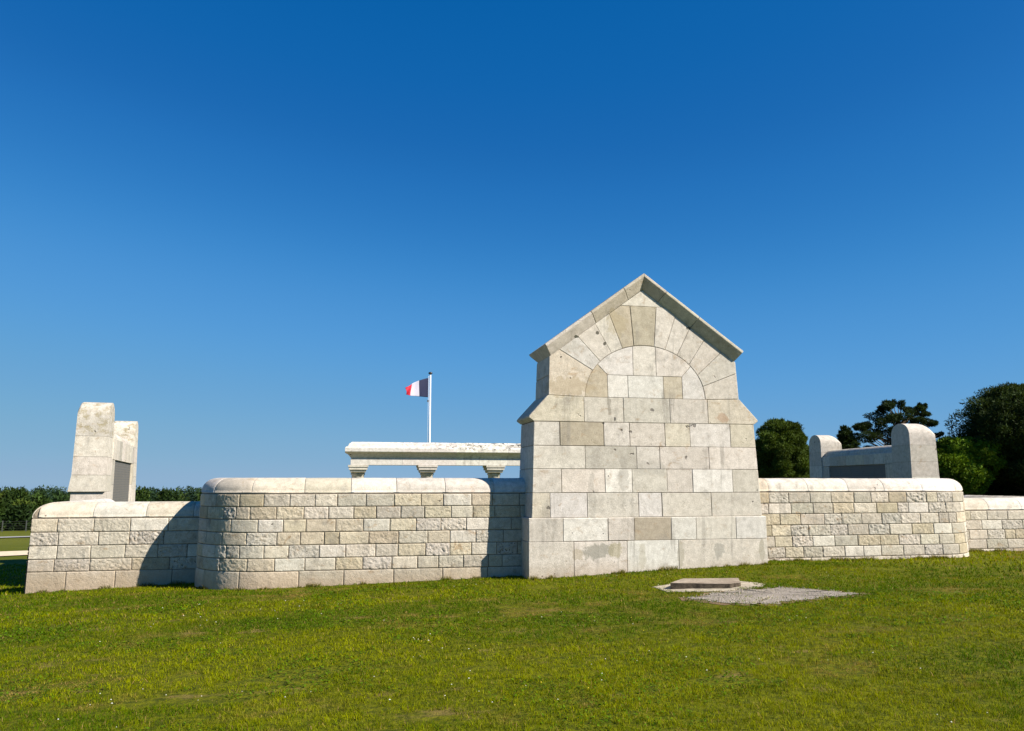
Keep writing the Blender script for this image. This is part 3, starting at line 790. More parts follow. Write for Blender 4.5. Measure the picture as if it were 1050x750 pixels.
for x in colx:
    cm = MB(); tn = T('light')
    if x == colx[-1]: pass
    w = .84; y0, y1 = YF+.02, YF+YD-.02; ym = (y0+y1)/2
    cm.box(x-w/2+.01, x+w/2+.03, y0-.045, y1+.045, 2.272, 2.357, tone=tn)
    V = []
    for z, g in ((2.272, .0), (2.22, -.02), (2.16, -.05), (2.10, -.13)):
        V += [(x+.02-w/2-g*1, y0-.05-g, z), (x+.02+w/2+g, y0-.05-g, z), (x+.02+w/2+g, y1+.05+g, z), (x+.02-w/2-g, y1+.05+g, z)]
    V = [(x+.02+sx*(w/2-.02+g), ym+sy*((y1-y0)/2+.02+g), z) for z, g in ((2.268, -.005), (2.16, -.005), (2.15, -.06), (2.06, -.07), (2.03, -.11)) for sx, sy in ((-1, -1), (1, -1), (1, 1), (-1, 1))]
    F = []
    for i in range(4):
        for j in range(4): F.append((i*4+j, i*4+(j+1) % 4, (i+1)*4+(j+1) % 4, (i+1)*4+j))
    F.append((16, 17, 18, 19))
    cm.add(V, F, tone=tn)
    o = cm.build('capital', [M_STONE], col)
    sm = MB(); sm.lathe(x+.02, ym, [(.34, -.1), (.34, .12), (.31, .16), (.295, .2), (.29, 1.0), (.265, 1.92), (.30, 1.95), (.31, 1.99), (.28, 2.03)], 28, smooth=True, tone=tn)
    sm.build('column', [M_STONE], col)

# ------------------------------------------------------------------ flagpole and flag
FX, FY = 1.63, 32.1; fz = tz(FX, FY)
fp_ = tag(empty('flagpole', (FX, FY, fz)), 'white flagpole rising behind the colonnade', 'flagpole')
mb = MB(); mb.tube([(FX, FY, fz-.2), (FX, FY, 4), (FX, FY, 7.80)], [.075, .058, .042], 12); mb.build('pole', M_POLE, fp_)
mb = MB(); mb.lathe(FX, FY, [(.05, 7.80), (.11, 7.82), (.12, 7.86), (.10, 7.91), (.02, 7.94)], 12, smooth=True); mb.build('finial', M_METAL, fp_)
mb = MB(); mb.tube([(FX-.10, FY-.02, 7.7), (FX-.115, FY-.03, 5), (FX-.11, FY-.02, 1.2)], .008, 5); mb.build('halyard', M_POLE, fp_)
mb = MB(); mb.box(FX-.16, FX-.07, FY-.03, FY+.03, 6.18, 6.30);  mb.build('cleat', M_METAL, fp_)
# flag
def flag_mat():
    m, nt, b = newmat('tricolour_cloth'); k = NT(nt)
    at = k.n('ShaderNodeAttribute'); at.attribute_name = 'tone'
    wv = k.noise(k.pos((3, 3, 40)), 6, 2, .5)
    k.l(k.mix(.25, at.outputs['Color'], k.mix(wv, (.8, .8, .8), (1.1, 1.1, 1.1)), 'MULTIPLY'), b.inputs['Base Color'])
    b.inputs['Roughness'].default_value = .75
    tr = k.n('ShaderNodeBsdfTranslucent'); k.l(at.outputs['Color'], tr.inputs['Color'])
    mx = k.n('ShaderNodeMixShader'); mx.inputs[0].default_value = .12
    k.l(b.outputs[0], mx.inputs[1]); k.l(tr.outputs[0], mx.inputs[2]); k.l(mx.outputs[0], nt.nodes['Material Output'].inputs[0])
    return m
M_FLAG = flag_mat()
nu, nv = 60, 24; V = []; F = []; Hf = 1.12; Lf = 1.75
x = FX-.12; y = FY-.02; P = []
for i in range(nu+1):
    u = i/nu; s = u*Lf
    th_ = .10+.95*u+.42*math.sin(u*11)*(.3+.7*u)          # heading in plan
    if i: x -= math.cos(th_)*Lf/nu*.98; y -= math.sin(th_)*Lf/nu*.98
    sag = -.70*u**1.2
    for j in range(nv+1):
        v = j/nv
        V.append((x+.05*math.sin(v*3+u*7)*u, y+.08*math.sin(v*4+u*9)*u, 7.58-(1-v)*Hf*(1-.30*u)+sag*v*1.0-.30*u*(1-v)))
for i in range(nu):
    for j in range(nv): F.append((i*(nv+1)+j, (i+1)*(nv+1)+j, (i+1)*(nv+1)+j+1, i*(nv+1)+j+1))
mb = MB()
for i, f in enumerate(F):
    pass
cols3 = [(.002, .007, .048, 1), (.50, .48, .57, 1), (.52, .008, .03, 1)]  # blue kept very dark: shade on the cloth is put into its colour
mb.v = V
for i in range(nu):
    for j in range(nv):
        mb.f.append(list(F[i*nv+j])); mb.m.append(0); mb.s.append(True); mb.c.append(cols3[min(2, int(3.05*i/nu))])
fl = mb.build('flag', M_FLAG)
so = fl.modifiers.new('thickness', 'SOLIDIFY'); so.thickness = .004
tag(fl, 'blue, white and red striped flag flying left of the white pole', 'flag')

# ------------------------------------------------------------------ concrete slab, apron and gravel
def conc_mat():
    m, nt, b = newmat('weathered_concrete'); k = NT(nt); P = k.pos()
    c = k.mix(k.ramp(k.noise(P, 5, 6, .7), .35, .7), (.22, .17, .12), (.40, .33, .25))
    c = k.mix(k.math('MULTIPLY', k.ramp(k.noise(P, 30, 5, .7), .55, .7), .7), c, (.10, .08, .06))
    k.l(c, b.inputs['Base Color']); b.inputs['Roughness'].default_value = .95
    k.l(k.bump(k.noise(P, 45, 5, .7), .9, .012), b.inputs['Normal']); return m
M_CONC = conc_mat()
M_CSIDE = simple('dark_concrete_edge', (.075, .058, .04), .95, .45, 16, .9, bdist=.02)  # darker tone for the slab's upright faces
M_SOIL = simple('bare_soil', (.17, .115, .055), .95, .35, 14, .8)
M_APRON = simple('thin_concrete', (.36, .31, .23), .95, .3, 9, .6)
def slab_poly(name, pts, z0, z1, mat, bev=.012, rag=.0):
    mb = MB(); P = []
    N = len(pts)
    for i in range(N):
        a, b = pts[i], pts[(i+1) % N]
        for t in np.linspace(0, 1, 9)[:-1]:
            P.append((a[0]+(b[0]-a[0])*t+random.uniform(-rag, rag), a[1]+(b[1]-a[1])*t+random.uniform(-rag, rag)))
    n = len(P); V = [(x, y, z0) for x, y in P]+[(x, y, z1 if z1 is not None else tz(x, y)+.009) for x, y in P]
    F = [tuple(range(n))[::-1], tuple(range(n, 2*n))]+[(i, (i+1) % n, n+(i+1) % n, n+i) for i in range(n)]
    mb.add(V, F[:2], tone=(1, 1, 1, 1)); mb.add(V, F[2:], tone=(1, 1, 1, 1), mat=1 if isinstance(mat, list) else 0)
    o = mb.build(name, mat)
    if bev:
        m_ = o.modifiers.new('bevel', 'BEVEL'); m_.width = bev; m_.segments = 2; m_.limit_method = 'ANGLE'
    return o
random.seed(4)
SL = [(1.82, -1.76), (2.66, -2.06), (2.91, -1.93), (3.15, -1.39), (2.24, -1.27)]
AP = [(1.68, -1.40), (1.70, -1.95), (2.5, -2.30), (3.22, -2.08), (3.36, -1.8), (3.16, -1.42), (2.29, -1.15)]
GR = [(1.72, -2.66), (1.99, -3.28), (2.46, -3.62), (2.85, -3.46), (3.14, -3.50), (3.6, -3.36), (4.05, -3.26), (3.79, -2.85), (3.39, -2.32), (3.05, -2.34), (2.75, -2.24), (2.18, -2.45)]
zg = tz(2.5, -1.8)
tag(slab_poly('concrete_slab', SL, zg-.03, zg+.078, [M_CONC, M_CSIDE], .010, .008), 'thick weathered concrete slab lying on the lawn before the gabled block', 'slab')
tag(slab_poly('concrete_apron', AP, zg-.12, None, M_APRON, 0, .03), 'thin flat concrete apron in the grass under the thick slab', 'apron')
def gravel_mat():
    m, nt, b = newmat('grey_gravel'); k = NT(nt); P = k.pos()
    vo = k.n('ShaderNodeTexVoronoi'); k.l(P, vo.inputs['Vector']); vo.inputs['Scale'].default_value = 60
    sc_ = k.n('ShaderNodeSeparateColor'); k.l(vo.outputs['Color'], sc_.inputs[0])
    hs = k.mix(k.ramp(sc_.outputs[0], 0, 1), (.38, .38, .38), (.66, .66, .66))
    c = k.mix(1.0, k.mix(k.ramp(k.noise(P, 4, 4, .6), .35, .65), (.42, .36, .29), (.66, .57, .47)), hs, 'MULTIPLY')
    c = k.mix(.35, c, (.34, .29, .23))
    k.l(c, b.inputs['Base Color']); b.inputs['Roughness'].default_value = .95
    k.l(k.bump(vo.outputs['Distance'], 1, .02), b.inputs['Normal']); return m
M_GRAVEL = gravel_mat()
mbg = MB(); pg = []
for i in range(len(GR)):
    a, b = GR[i], GR[(i+1) % len(GR)]
    for t in np.linspace(0, 1, 8)[:-1]: pg.append((a[0]+(b[0]-a[0])*t+random.uniform(-.05, .05), a[1]+(b[1]-a[1])*t+random.uniform(-.07, .07)))
cxg, cyg = sum(p[0] for p in pg)/len(pg), sum(p[1] for p in pg)/len(pg)
V = []; n = len(pg)
for k_ in range(7):
    f = 1-k_/7
    for x_, y_ in pg:
        xx, yy = cxg+(x_-cxg)*f, cyg+(y_-cyg)*f; V.append((xx, yy, tz(xx, yy)+.012+.012*(1-f)))
V.append((cxg, cyg, tz(cxg, cyg)+.024)); F = []
for k_ in range(6):
    for i in range(n): F.append((k_*n+i, k_*n+(i+1) % n, (k_+1)*n+(i+1) % n, (k_+1)*n+i))
for i in range(n): F.append((6*n+i, 6*n+(i+1) % n, 7*n))
mbg.add(V, F, smooth=True); tag(mbg.build('gravel_patch', M_GRAVEL), kind='structure')
ms = MB(); sp_ = [(cxg+(x_-cxg)*random.uniform(1.06, 1.16), cyg+(y_-cyg)*random.uniform(1.06, 1.22)) for x_, y_ in pg]
ms.add([(x_, y_, tz(x_, y_)+.004) for x_, y_ in sp_]+[(x_, y_, tz(x_, y_)+.006) for x_, y_ in pg], [(i, (i+1) % n, n+(i+1) % n, n+i) for i in range(n)], smooth=True)
tag(ms.build('bare_soil', M_SOIL), kind='structure')

def inpoly(x, y, poly, grow=1.0):
    px = np.array([p[0] for p in poly]); py = np.array([p[1] for p in poly]); cx_, cy_ = px.mean(), py.mean()
    px = cx_+(px-cx_)*grow; py = cy_+(py-cy_)*grow
    r = np.zeros(x.shape, bool); j = len(px)-1
    for i in range(len(px)):
        c = ((py[i] > y) != (py[j] > y)) & (x < (px[j]-px[i])*(y-py[i])/(py[j]-py[i]+1e-12)+px[i]); r ^= c; j = i
    return r
# loose stones on the gravel
def pebbles(n=420):
    x = RNG.uniform(1.6, 4.1, n*2); y = RNG.uniform(-3.7, -2.2, n*2); k = inpoly(x, y, GR, 1.12); x, y = x[k][:n], y[k][:n]
    s = RNG.uniform(.005, .015, len(x)); z = terr(x, y)+.02
    base = np.array([(1, 0, 0), (-.5, .87, 0), (-.5, -.87, 0), (0, 0, .8)])
    V = []
    for f in ((0, 1, 3), (1, 2, 3), (2, 0, 3)):
        for i in f: V.append((base[i][None]*s[:, None]*RNG.uniform(.7, 1.3, (len(x), 3))*1.0)+np.stack([x, y, z], -1))
    V = np.stack(V, 1).reshape(-1, 3)
    g = RNG.uniform(.5, 1.4, len(x)); tn = np.repeat(np.stack([.33*g, .28*g, .225*g], -1), 3, 0)
    M = simple('pebble', (1, 1, 1), .9, .02, 8, attr=True)
    tag(soup('pebbles', V, M, tn), kind='stuff', label='small loose grey stones scattered over the gravel patch', cat='pebbles')
pebbles()

# ------------------------------------------------------------------ grass blades
def blades():
    cam = np.array([-3.18, -13.64])
    out = []; cols = []
    for (d0, d1, dens, hgt, wid) in ((4.6, 8.0, 6200, .030, .0042), (8.0, 11.5, 3300, .030, .0062), (11.5, 16.5, 1700, .032, .010), (16.5, 30, 330, .045, .02)):
        a0, a1 = math.radians(-26), math.radians(50)
        area = .5*(d1*d1-d0*d0)*(a1-a0); n = int(area*dens)
        r = np.sqrt(RNG.uniform(d0*d0, d1*d1, n)); a = RNG.uniform(a0, a1, n)
        x = cam[0]+r*np.sin(a); y = cam[1]+r*np.cos(a)
        keep = ~((y > -.0) & (x > PX0-.01) & (x < PX1+.01))
        keep &= ~((y > Y0-.05) & (np.abs(x-CX) < 6.6)) & ~((y > Y0+.1) & (np.abs(x-CX) < 7.4)) & ~((y > 1.0) & (np.abs(x-CX) < 7.8))
        keep &= ~((y > 1.98) & (x > -8.55))
        keep &= ~inpoly(x, y, SL) & ~(inpoly(x, y, AP, .98) & (fbm(np.stack([x*7, y*7, x*0+3], -1), 2, 16) > .42+.0*x)) & ~inpoly(x, y, AP, .80)
        g_ = inpoly(x, y, GR, .93) & (RNG.random(n) > .05+.5*sstep(.52, .62, fbm(np.stack([x*4, y*4, x*0], -1), 3, 15))); keep &= ~g_
        keep &= y < 15
        dry, b, c, bare = lawn_fields(x, y)
        keep &= RNG.random(n) > bare*.85
        # clumping
        cl = fbm(np.stack([x*11, y*11, x*0], -1), 2, 91); keep &= RNG.random(n) < .30+1.4*(cl-.15)
        x, y, dry, b, c, bare = (q[keep] for q in (x, y, dry, b, c, bare)); n = len(x); cl = cl[keep]
        z = terr(x, y)-.004
        h = hgt*RNG.uniform(.45, 1.35, n)*(.45+1.1*cl)*(1-.45*dry)*(1-.5*bare); w = wid*RNG.uniform(.6, 1.3, n)
        t = RNG.uniform(0, 2*math.pi, n); lt = RNG.uniform(0, 2*math.pi, n); lean = h*RNG.uniform(.2, 1.1, n)
        B = np.stack([x, y, z], -1); side_ = np.stack([np.cos(t)*w/2, np.sin(t)*w/2, t*0], -1)
        ln = np.stack([np.cos(lt)*lean, np.sin(lt)*lean, h], -1)
        m = ln*np.array([.35, .35, .6])
        V = np.stack([B-side_, B+side_, B+m+side_*.7, B+m-side_*.7, B+m-side_*.7, B+m+side_*.7, B+ln, B+ln], 1)
        out.append(V.reshape(-1, 3))
        g1 = np.array([.066, .126, .000]); g2 = np.array([.228, .248, .000]); tn = np.array([.32, .195, .075]); dk = np.array([.026, .062, .003])
        q = np.clip((b-.5)*3.6+(c-.5)*2.0+.5+(cl-.5)*1.4+RNG.normal(0, .28, n), 0, 1)[:, None]
        col_ = g1*(1-q)+g2*q
        q = (sstep(.50, .64, c)*.8*RNG.random(n))[:, None]; col_ = col_*(1-q)+dk*q
        q = np.clip(dry*.7+(RNG.random(n) < .05+.25*bare)*.8, 0, .9)[:, None]; col_ = col_*(1-q)+tn*q
        col_ *= RNG.uniform(.65, 1.3, n)[:, None]
        cols.append(np.repeat(col_, 2, 0))
    # clover and small broad-leaved weeds low in the sward
    n = 60000; r = np.sqrt(RNG.uniform(4.6**2, 13.5**2, n)); a = RNG.uniform(math.radians(-26), math.radians(50), n); x = cam[0]+r*np.sin(a); y = cam[1]+r*np.cos(a)
    k = (y < -.1) & (fbm(np.stack([x*.9, y*1.3, x*0], -1), 3, 131)+.25*fbm(np.stack([x*6, y*6, x*0], -1), 2, 132) > .66) & ~inpoly(x, y, SL, 1.02) & ~inpoly(x, y, AP) & ~inpoly(x, y, GR)
    x, y, r = x[k], y[k], r[k]; n = len(x); z = terr(x, y)+RNG.uniform(.008, .026, n); sz = RNG.uniform(.004, .009, n)*(.8+r/14)
    t = RNG.uniform(0, 6.28, n); ux = np.stack([np.cos(t), np.sin(t), RNG.normal(0, .35, n)], -1)*sz[:, None]; uy = np.stack([-np.sin(t), np.cos(t), RNG.normal(0, .35, n)], -1)*sz[:, None]
    B = np.stack([x, y, z], -1); V = np.stack([B-ux-uy*.5, B+ux*.4-uy, B+ux+uy*.5, B-ux*.4+uy], 1)
    out.append(V.reshape(-1, 3)); cols.append(np.array([.070, .125, .003])[None]*RNG.uniform(.6, 1.7, (n, 1)))
    V = np.concatenate(out); tn = np.concatenate(cols)
    o = soup('grass', V, M_GRASSB, tn, n=4)
    tag(o, 'short mown grass covering the lawn in front of the walls', 'grass', kind='stuff')
    # taller tufts along the foot of the walls
    segs = [((-8.5, 2.03), (-5.7, 2.03)), ((XS, .56), (-.05, .56)), ((-.03, -.02), (4.5, -.03)), ((4.5, .56), (8.85, .56)), ((10.3, 2.0), (13, 2.0)), ((-5.72, 1.9), (-4.4, .56))]
    Vt = []; Ct = []
    for a, b in segs:
        L = math.dist(a, b); n = int(L*700); t = RNG.random(n); x = a[0]+(b[0]-a[0])*t; y = a[1]+(b[1]-a[1])*t-np.abs(RNG.normal(0, .035, n))
        if a[0] == -5.72:
            th2 = -math.pi/2-t*math.pi/2; x = XS+(R+.02)*np.cos(th2); y = Y0+R+(R+.02)*np.sin(th2)-np.abs(RNG.normal(0, .03, n))
        cl = fbm(np.stack([x*5, y*2, x*0], -1), 2, 77); h = .055*sstep(.45, .75, cl)*RNG.uniform(.3, 1.6, n)+.02
        z = terr(x, y)-.01; w = .010*np.ones(n); th3 = RNG.uniform(0, 6.28, n); l2 = RNG.uniform(0, 6.28, n)
        B = np.stack([x, y, z], -1); sd = np.stack([np.cos(th3)*w/2, np.sin(th3)*w/2, w*0], -1)
        tip = B+np.stack([np.cos(l2)*h*.5, np.sin(l2)*h*.5-h*.1, h], -1)
        Vt.append(np.stack([B-sd, B+sd, tip], 1).reshape(-1, 3))
        c_ = np.array([.11, .13, .012])[None]*RNG.uniform(.5, 1.3, (n, 1)); d_ = (RNG.random(n) < .35)[:, None]; c_ = np.where(d_, np.array([.28, .22, .09]), c_)
        Ct.append(c_)
    tag(soup('grass_tufts', np.concatenate(Vt), M_GRASSB, np.concatenate(Ct)), 'longer ragged grass along the foot of the stone walls', 'grass', kind='stuff')
    # clover heads and daisies
    n = 380; r = np.sqrt(RNG.uniform(5*5, 15*15, n)); a = np.radians(RNG.uniform(-26, 45, n)); x = cam[0]+r*np.sin(a); y = cam[1]+r*np.cos(a)
    k = (y < -.3) & (fbm(np.stack([x*.6, y*.6, x*0], -1), 2, 101) > .50); x, y = x[k], y[k]; n = len(x); z = terr(x, y)+RNG.uniform(.025, .04, n); s = RNG.uniform(.004, .009, n)
    V = []
    for i in range(6):
        t0, t1 = i*math.pi/3, (i+1)*math.pi/3
        V += [np.stack([x+s*np.cos(t0), y+s*np.sin(t0), z], -1), np.stack([x+s*np.cos(t1), y+s*np.sin(t1), z], -1), np.stack([x, y-s*.3, z+s*.9], -1)]
    V = np.stack(V, 1).reshape(-1, 3)
    c_ = np.where((RNG.random(n) < .75)[:, None], np.array([.75, .74, .68]), np.array([.62, .50, .05])); c_ = np.repeat(c_, 6, 0)
    tag(soup('lawn_flowers', V, M_GRASSB, c_), 'tiny white and yellow flower heads dotted in the lawn', 'flowers', kind='stuff')
blades()

# ------------------------------------------------------------------ trees
def clump_leaves(cen, rad, n, size, asp, col, cvar, up=0.0, shell=.55):
    d = RNG.normal(size=(n, 3)); d /= np.linalg.norm(d, axis=1)[:, None]
    r = (shell+(1-shell)*RNG.random(n))**.8*(1+RNG.normal(0, .10, n)); P = cen+d*r[:, None]*rad
    o = d*.7+RNG.normal(0, .55, (n, 3)); o[:, 2] += up; o /= np.linalg.norm(o, axis=1)[:, None]
    s = np.cross(o, RNG.normal(size=(n, 3))); s /= np.linalg.norm(s, axis=1)[:, None]
    L = size*RNG.uniform(.6, 1.4, n)[:, None]; w = L*asp
    V = np.stack([P-s*w/2, P+s*w/2, P+o*L], 1)
    c = np.array(col)*(1+RNG.normal(0, cvar, n))[:, None]; c = np.clip(c, .004, .4)
    return V.reshape(-1, 3), c

def tree(name, x, y, H, width, label, cat='tree', style='pine', col=(.028, .052, .014), zb=None, leaf=.24, nclump=60, nleaf=380, low=.12, seed=1, lean=0.0, group=None, pads=None):
    global RNG
    RNG = np.random.default_rng(seed); rnd = random.Random(seed)
    z0 = tz(x, y) if zb is None else zb
    th = tag(empty(name, (x, y, z0)), label, cat, group or ('pines behind the memorial' if name == 'pine_tree' else None))
    tb = MB(); W = width/2
    topx, topy = x+lean*H, y
    tp = [(x+lean*H*t+.12*math.sin(t*5+seed), y+.1*math.cos(t*4+seed), z0-.3+(H*.93+.3)*t) for t in np.linspace(0, 1, 9)]
    r0 = .022*H+.05; tb.tube(tp, [r0*(1-.9*t) for t in np.linspace(0, 1, 9)], 8)
    axis_at = lambda t: Vector(tp[0]).lerp(Vector(tp[-1]), t)
    LV = []; LC = []
    cl = []
    if pads:
        for (px, pz, pw, ph) in pads:      # dx, relative height, half width, half height
            for q in range(5):
                f_ = rnd.uniform(.25, .5); cl.append((Vector((x+px+rnd.uniform(-.65, .65)*pw, y+rnd.uniform(-.7, .7)*max(pw, .8), z0+pz*H+rnd.uniform(-.5, .5)*ph)), (pw*f_, pw*f_, ph*.62), .6))
    else:
        for i in range(nclump):
            t = low+(1-low)*(i+.5)/nclump
            if style == 'pine': prof_ = (1-((t-low)/(1-low))**1.6)*.92+.10
            elif style == 'round': prof_ = math.sqrt(max(.03, 1-(2*(t-low)/(1-low)-1)**2))*.95+.05
            elif style == 'dome':
                q = (t-low)/(1-low); prof_ = math.sqrt(max(.02, 1-max(0, (q-.35)/.65)**2.2))*(.82+.18*min(1, q/.35))
            else: prof_ = (1-(t-low)/(1-low))**.8+.08
            a = i*2.399+rnd.uniform(-.5, .5); rr = W*prof_*rnd.uniform(.35, .92)
            s = W*rnd.uniform(.20, .34)*(.55+.5*prof_)
            c = Vector((x+lean*H*t+rr*math.cos(a), y+rr*math.sin(a), z0+H*t-rnd.uniform(0, .05)*H))
            fl_ = .62 if style in ('pine', 'dome') else .8
            c.z = min(c.z, z0+H-s*fl_*.85)
            cl.append((c, (s, s, s*fl_), fl_))
    for c, rad, _ in cl:
        t = min(.95, max(.08, (c.z-z0)/H-.12)); b = axis_at(t)
        mid = b.lerp(c, .55); mid.z -= .03*H*rnd.random()
        tb.tube([b, mid, c], [.05+.006*H*(1-t), .035+.003*H*(1-t), .015], 5, cap=False)
        cc = np.array(col)*rnd.uniform(.72, 1.3)
        n = int(nleaf*max(.25, (rad[0]*rad[0])/(W*W*.06))) if not pads else int(nleaf*max(.4, rad[0]))
        V, cs = clump_leaves(np.array(c), np.array(rad), min(n, nleaf*3), leaf, .42 if style != 'round' else .75, cc, .22, up=.35 if style != 'round' else 0)
        LV.append(V); LC.append(cs)
        # spiky sprays that break up the outline
        for q in range(3):
            dd = Vector((rnd.gauss(0, 1), rnd.gauss(0, 1), rnd.gauss(.2, .6))).normalized()
            cen = np.array(c)+np.array(dd)*np.array(rad)*rnd.uniform(.85, 1.18)
            V, cs = clump_leaves(cen, np.array([.22, .22, .16])*rad[0]*1.2, max(8, min(n, nleaf*3)//12), leaf*.9, .38, cc, .2, up=.3)
            LV.append(V); LC.append(cs)
    tb.build('trunk', M_TRUNK, th)
    soup('crown', np.concatenate(LV), M_LEAF, np.concatenate(LC), th)
    return th

CAMX, CAMY = -3.182, -13.644
def polar(px, D):
    """a bearing (photo column, used only to survey where each tree stands) and a distance"""
    a = math.atan((px-525)/817)+math.radians(11.9); return CAMX+D*math.sin(a), CAMY+D*math.cos(a)
def hgt(px, py, D):
    d = D*math.cos(math.atan((px-525)/817)); ang = math.atan((375-py)/817)+math.atan(119/817)
    return 1.65+d*math.tan(ang)
PINE = (.026, .044, .012); FRESH = (.110, .178, .014)
def T_at(px, py, D): x, y = polar(px, D); return x, y, hgt(px, py, D)-tz(x, y)
x, y, h = T_at(799, 431, 58)
tree('pine_tree', x, y, h, 4.3, 'bushy sunlit green pine just right of the gabled block', 'tree', 'dome', (.052, .078, .013), leaf=.15, nclump=120, nleaf=560, low=.06, seed=21)
x, y, h = T_at(818, 438, 62)
tree('pine_tree', x, y, h, 2.6, 'slim green pine beside the left pier of the right memorial', 'tree', 'pine', (.055, .085, .013), leaf=.15, nclump=60, nleaf=420, low=.06, seed=29)
x, y, h = T_at(758, 452, 66)
tree('pine_tree', x, y, h, 4.6, 'dark pine mostly hidden behind the right side of the gabled block', 'tree', 'pine', PINE, leaf=.2, nclump=60, nleaf=380, low=.06, seed=22)
x, y, h = T_at(866, 438, 82)
tree('pine_tree', x, y, h, 3.4, 'small narrow pine top above the shaded memorial panel', 'tree', 'pine', PINE, leaf=.22, nclump=60, nleaf=380, low=.35, seed=23)
x, y, h = T_at(845, 462, 86)
tree('pine_tree', x, y, h, 5.0, 'low green pine behind the left pier of the right memorial', 'tree', 'pine', (.065, .100, .014), leaf=.22, nclump=60, nleaf=380, low=.1, seed=28)
x, y, h = T_at(922, 411, 78)
k_ = 78*math.cos(math.atan(397/817))/817     # metres per photo pixel out there
pd = []
for (px, py, wpx, hpx) in [(902, 421, 12, 5), (915, 416, 11, 5), (906, 430, 20, 6), (890, 437, 14, 5), (878, 441, 9, 5), (922, 428, 14, 6), (940, 420, 9, 4), (948, 417, 6, 4), (951, 423, 7, 3), (943, 431, 15, 4), (957, 433, 8, 3),
                           (930, 440, 18, 5), (905, 443, 22, 6), (950, 446, 12, 3.2), (963, 445, 7, 2.6), (885, 450, 16, 5), (958, 458, 10, 3.4), (968, 461, 5, 2.6), (925, 455, 22, 6), (900, 462, 26, 7), (945, 468, 14, 4), (915, 478, 26, 8)]:
    pd.append(((px-922)*k_, (hgt(px, py, 78)-tz(x, y))/h, wpx*k_, hpx*k_))
a_ = math.atan((922-525)/817)+math.radians(11.9)
tree('pine_tree', x, y, h, 9, 'tall open pine with flat dark branch pads behind the right memorial', 'tree', 'pads', (.022, .036, .012), leaf=.15, nleaf=900, seed=24, pads=pd)
x, y, h = T_at(980, 449, 80)
tree('broadleaf_tree', x, y, h, 6.2, 'light green leafy tree between the dark pines at the right', 'tree', 'round', FRESH, leaf=.17, nclump=80, nleaf=520, low=.1, seed=25)
x, y, h = T_at(1052, 396, 84)
tree('pine_tree', x, y, h, 12.0, 'large dark pine at the right edge of the photo', 'tree', 'dome', (.030, .046, .012), leaf=.22, nclump=190, nleaf=750, low=.22, seed=26)
x, y, h = T_at(1090, 400, 90)
tree('pine_tree', x, y, h, 8.5, 'dark pine standing just past the right edge behind the large one', 'tree', 'dome', PINE, leaf=.26, nclump=90, nleaf=400, low=.05, seed=27)
fill = [(975, 478, 96, 'dark pine low between the light tree and the memorial'), (1010, 470, 88, 'dark pine filling the shade under the large pine'), (948, 482, 100, 'low pine behind the right pier of the right memorial'),
        (905, 480, 98, 'low pine behind the shaded memorial panel'), (700, 470, 92, 'pine hidden behind the gabled block')]
for i, (px, py, D, lab) in enumerate(fill):
    x, y, h = T_at(px, py, D)
    tree('pine_tree', x, y, h, 8.5, lab, 'tree', 'dome', PINE, leaf=.34, nclump=60, nleaf=300, low=.02, seed=40+i)

# far wood across the field: one mass of low trees
def forest():
    global RNG
    RNG = np.random.default_rng(5); V = []; Cc = []; tr = MB()
    rows = [(95, 1.0), (99, 1.0), (105, 1.0), (112, 1.03), (125, 1.1), (145, 1.1), (170, 1.12), (200, 1.2), (240, 1.25), (290, 1.3), (350, 1.35)]
    for ri, (yy, sc) in enumerate(rows):
        sp = 2.3+yy*.008; X = np.arange(-70-yy*.62, 40+yy*(.25 if ri not in (1, 4) else 1.1), sp)
        for xx in X:
            x_ = xx+RNG.normal(0, sp*.3); y_ = yy+RNG.normal(0, 3+yy*.02); z_ = tz(x_, y_)
            d = (x_-CAMX)*math.sin(math.radians(11.9))+(y_-CAMY)*math.cos(math.radians(11.9))
            d = max(d, 60); ztop = 1.65-d*(.0085 if yy > 160 else .0125+max(0, (125-yy))*.0007)+RNG.normal(0, .22+.0009*d)
            h_ = max(1.0, ztop-z_) if x_ < 30+(y_-97)*.3 else RNG.uniform(4.2, 6.5); w_ = h_*RNG.uniform(.7, 1.0)
            n = int(900 if yy < 130 else 300); k = RNG.integers(8, 12)
            cc = np.array([(.028, .050, .010), (.038, .062, .011), (.020, .038, .010), (.055, .078, .013)][RNG.choice(4, p=[.38, .27, .25, .10])])*RNG.uniform(.8, 1.2)
            if yy > 160: cc = cc*.75+np.array([.004, .010, .014])  # farther rows tinted bluish: haze put into the leaf colour
            for q in range(k):
                t = (q+.6)/k; a = RNG.uniform(0, 6.28); rr = w_*.5*(1-t*.7)*RNG.uniform(.2, .9)
                s = w_*.42*(1.15-.62*t)
                v, c = clump_leaves(np.array([x_+rr*math.cos(a), y_+rr*math.sin(a), z_+h_*(.02+.90*t)]), np.array([s, s, h_*.15]), n//k, .34+d*.0011, .6, cc*RNG.uniform(.8, 1.25), .25, up=.3)
                V.append(v); Cc.append(c)
    o = soup('far_wood', np.concatenate(V), M_LEAF, np.concatenate(Cc))
    tag(o, 'distant low green wood running along the horizon beyond the field', 'wood', kind='stuff')
forest()

# fence along the wood's edge
fe = tag(empty('wire_fence', (-25, 90, tz(-25, 90))), 'thin wire fence along the edge of the far wood at the left', 'fence')
fx = np.arange(-62, 8, 2.4); rail = MB()
for i, x in enumerate(fx):
    y = 88+.03*(x+20); z = tz(x, y)
    pm = MB(); pm.box(x-.045, x+.045, y-.045, y+.045, z-.3, z+1.25); pm.build('post', M_WIRE, fe)
    if i:
        xa = fx[i-1]; ya = 88+.03*(xa+20); za = tz(xa, ya)
        for k in range(5): rail.tube([(xa, ya, za+.15+k*.25), (x, y, z+.15+k*.25)], .009, 4, cap=False)
rail.build('wire', M_WIRE, fe)

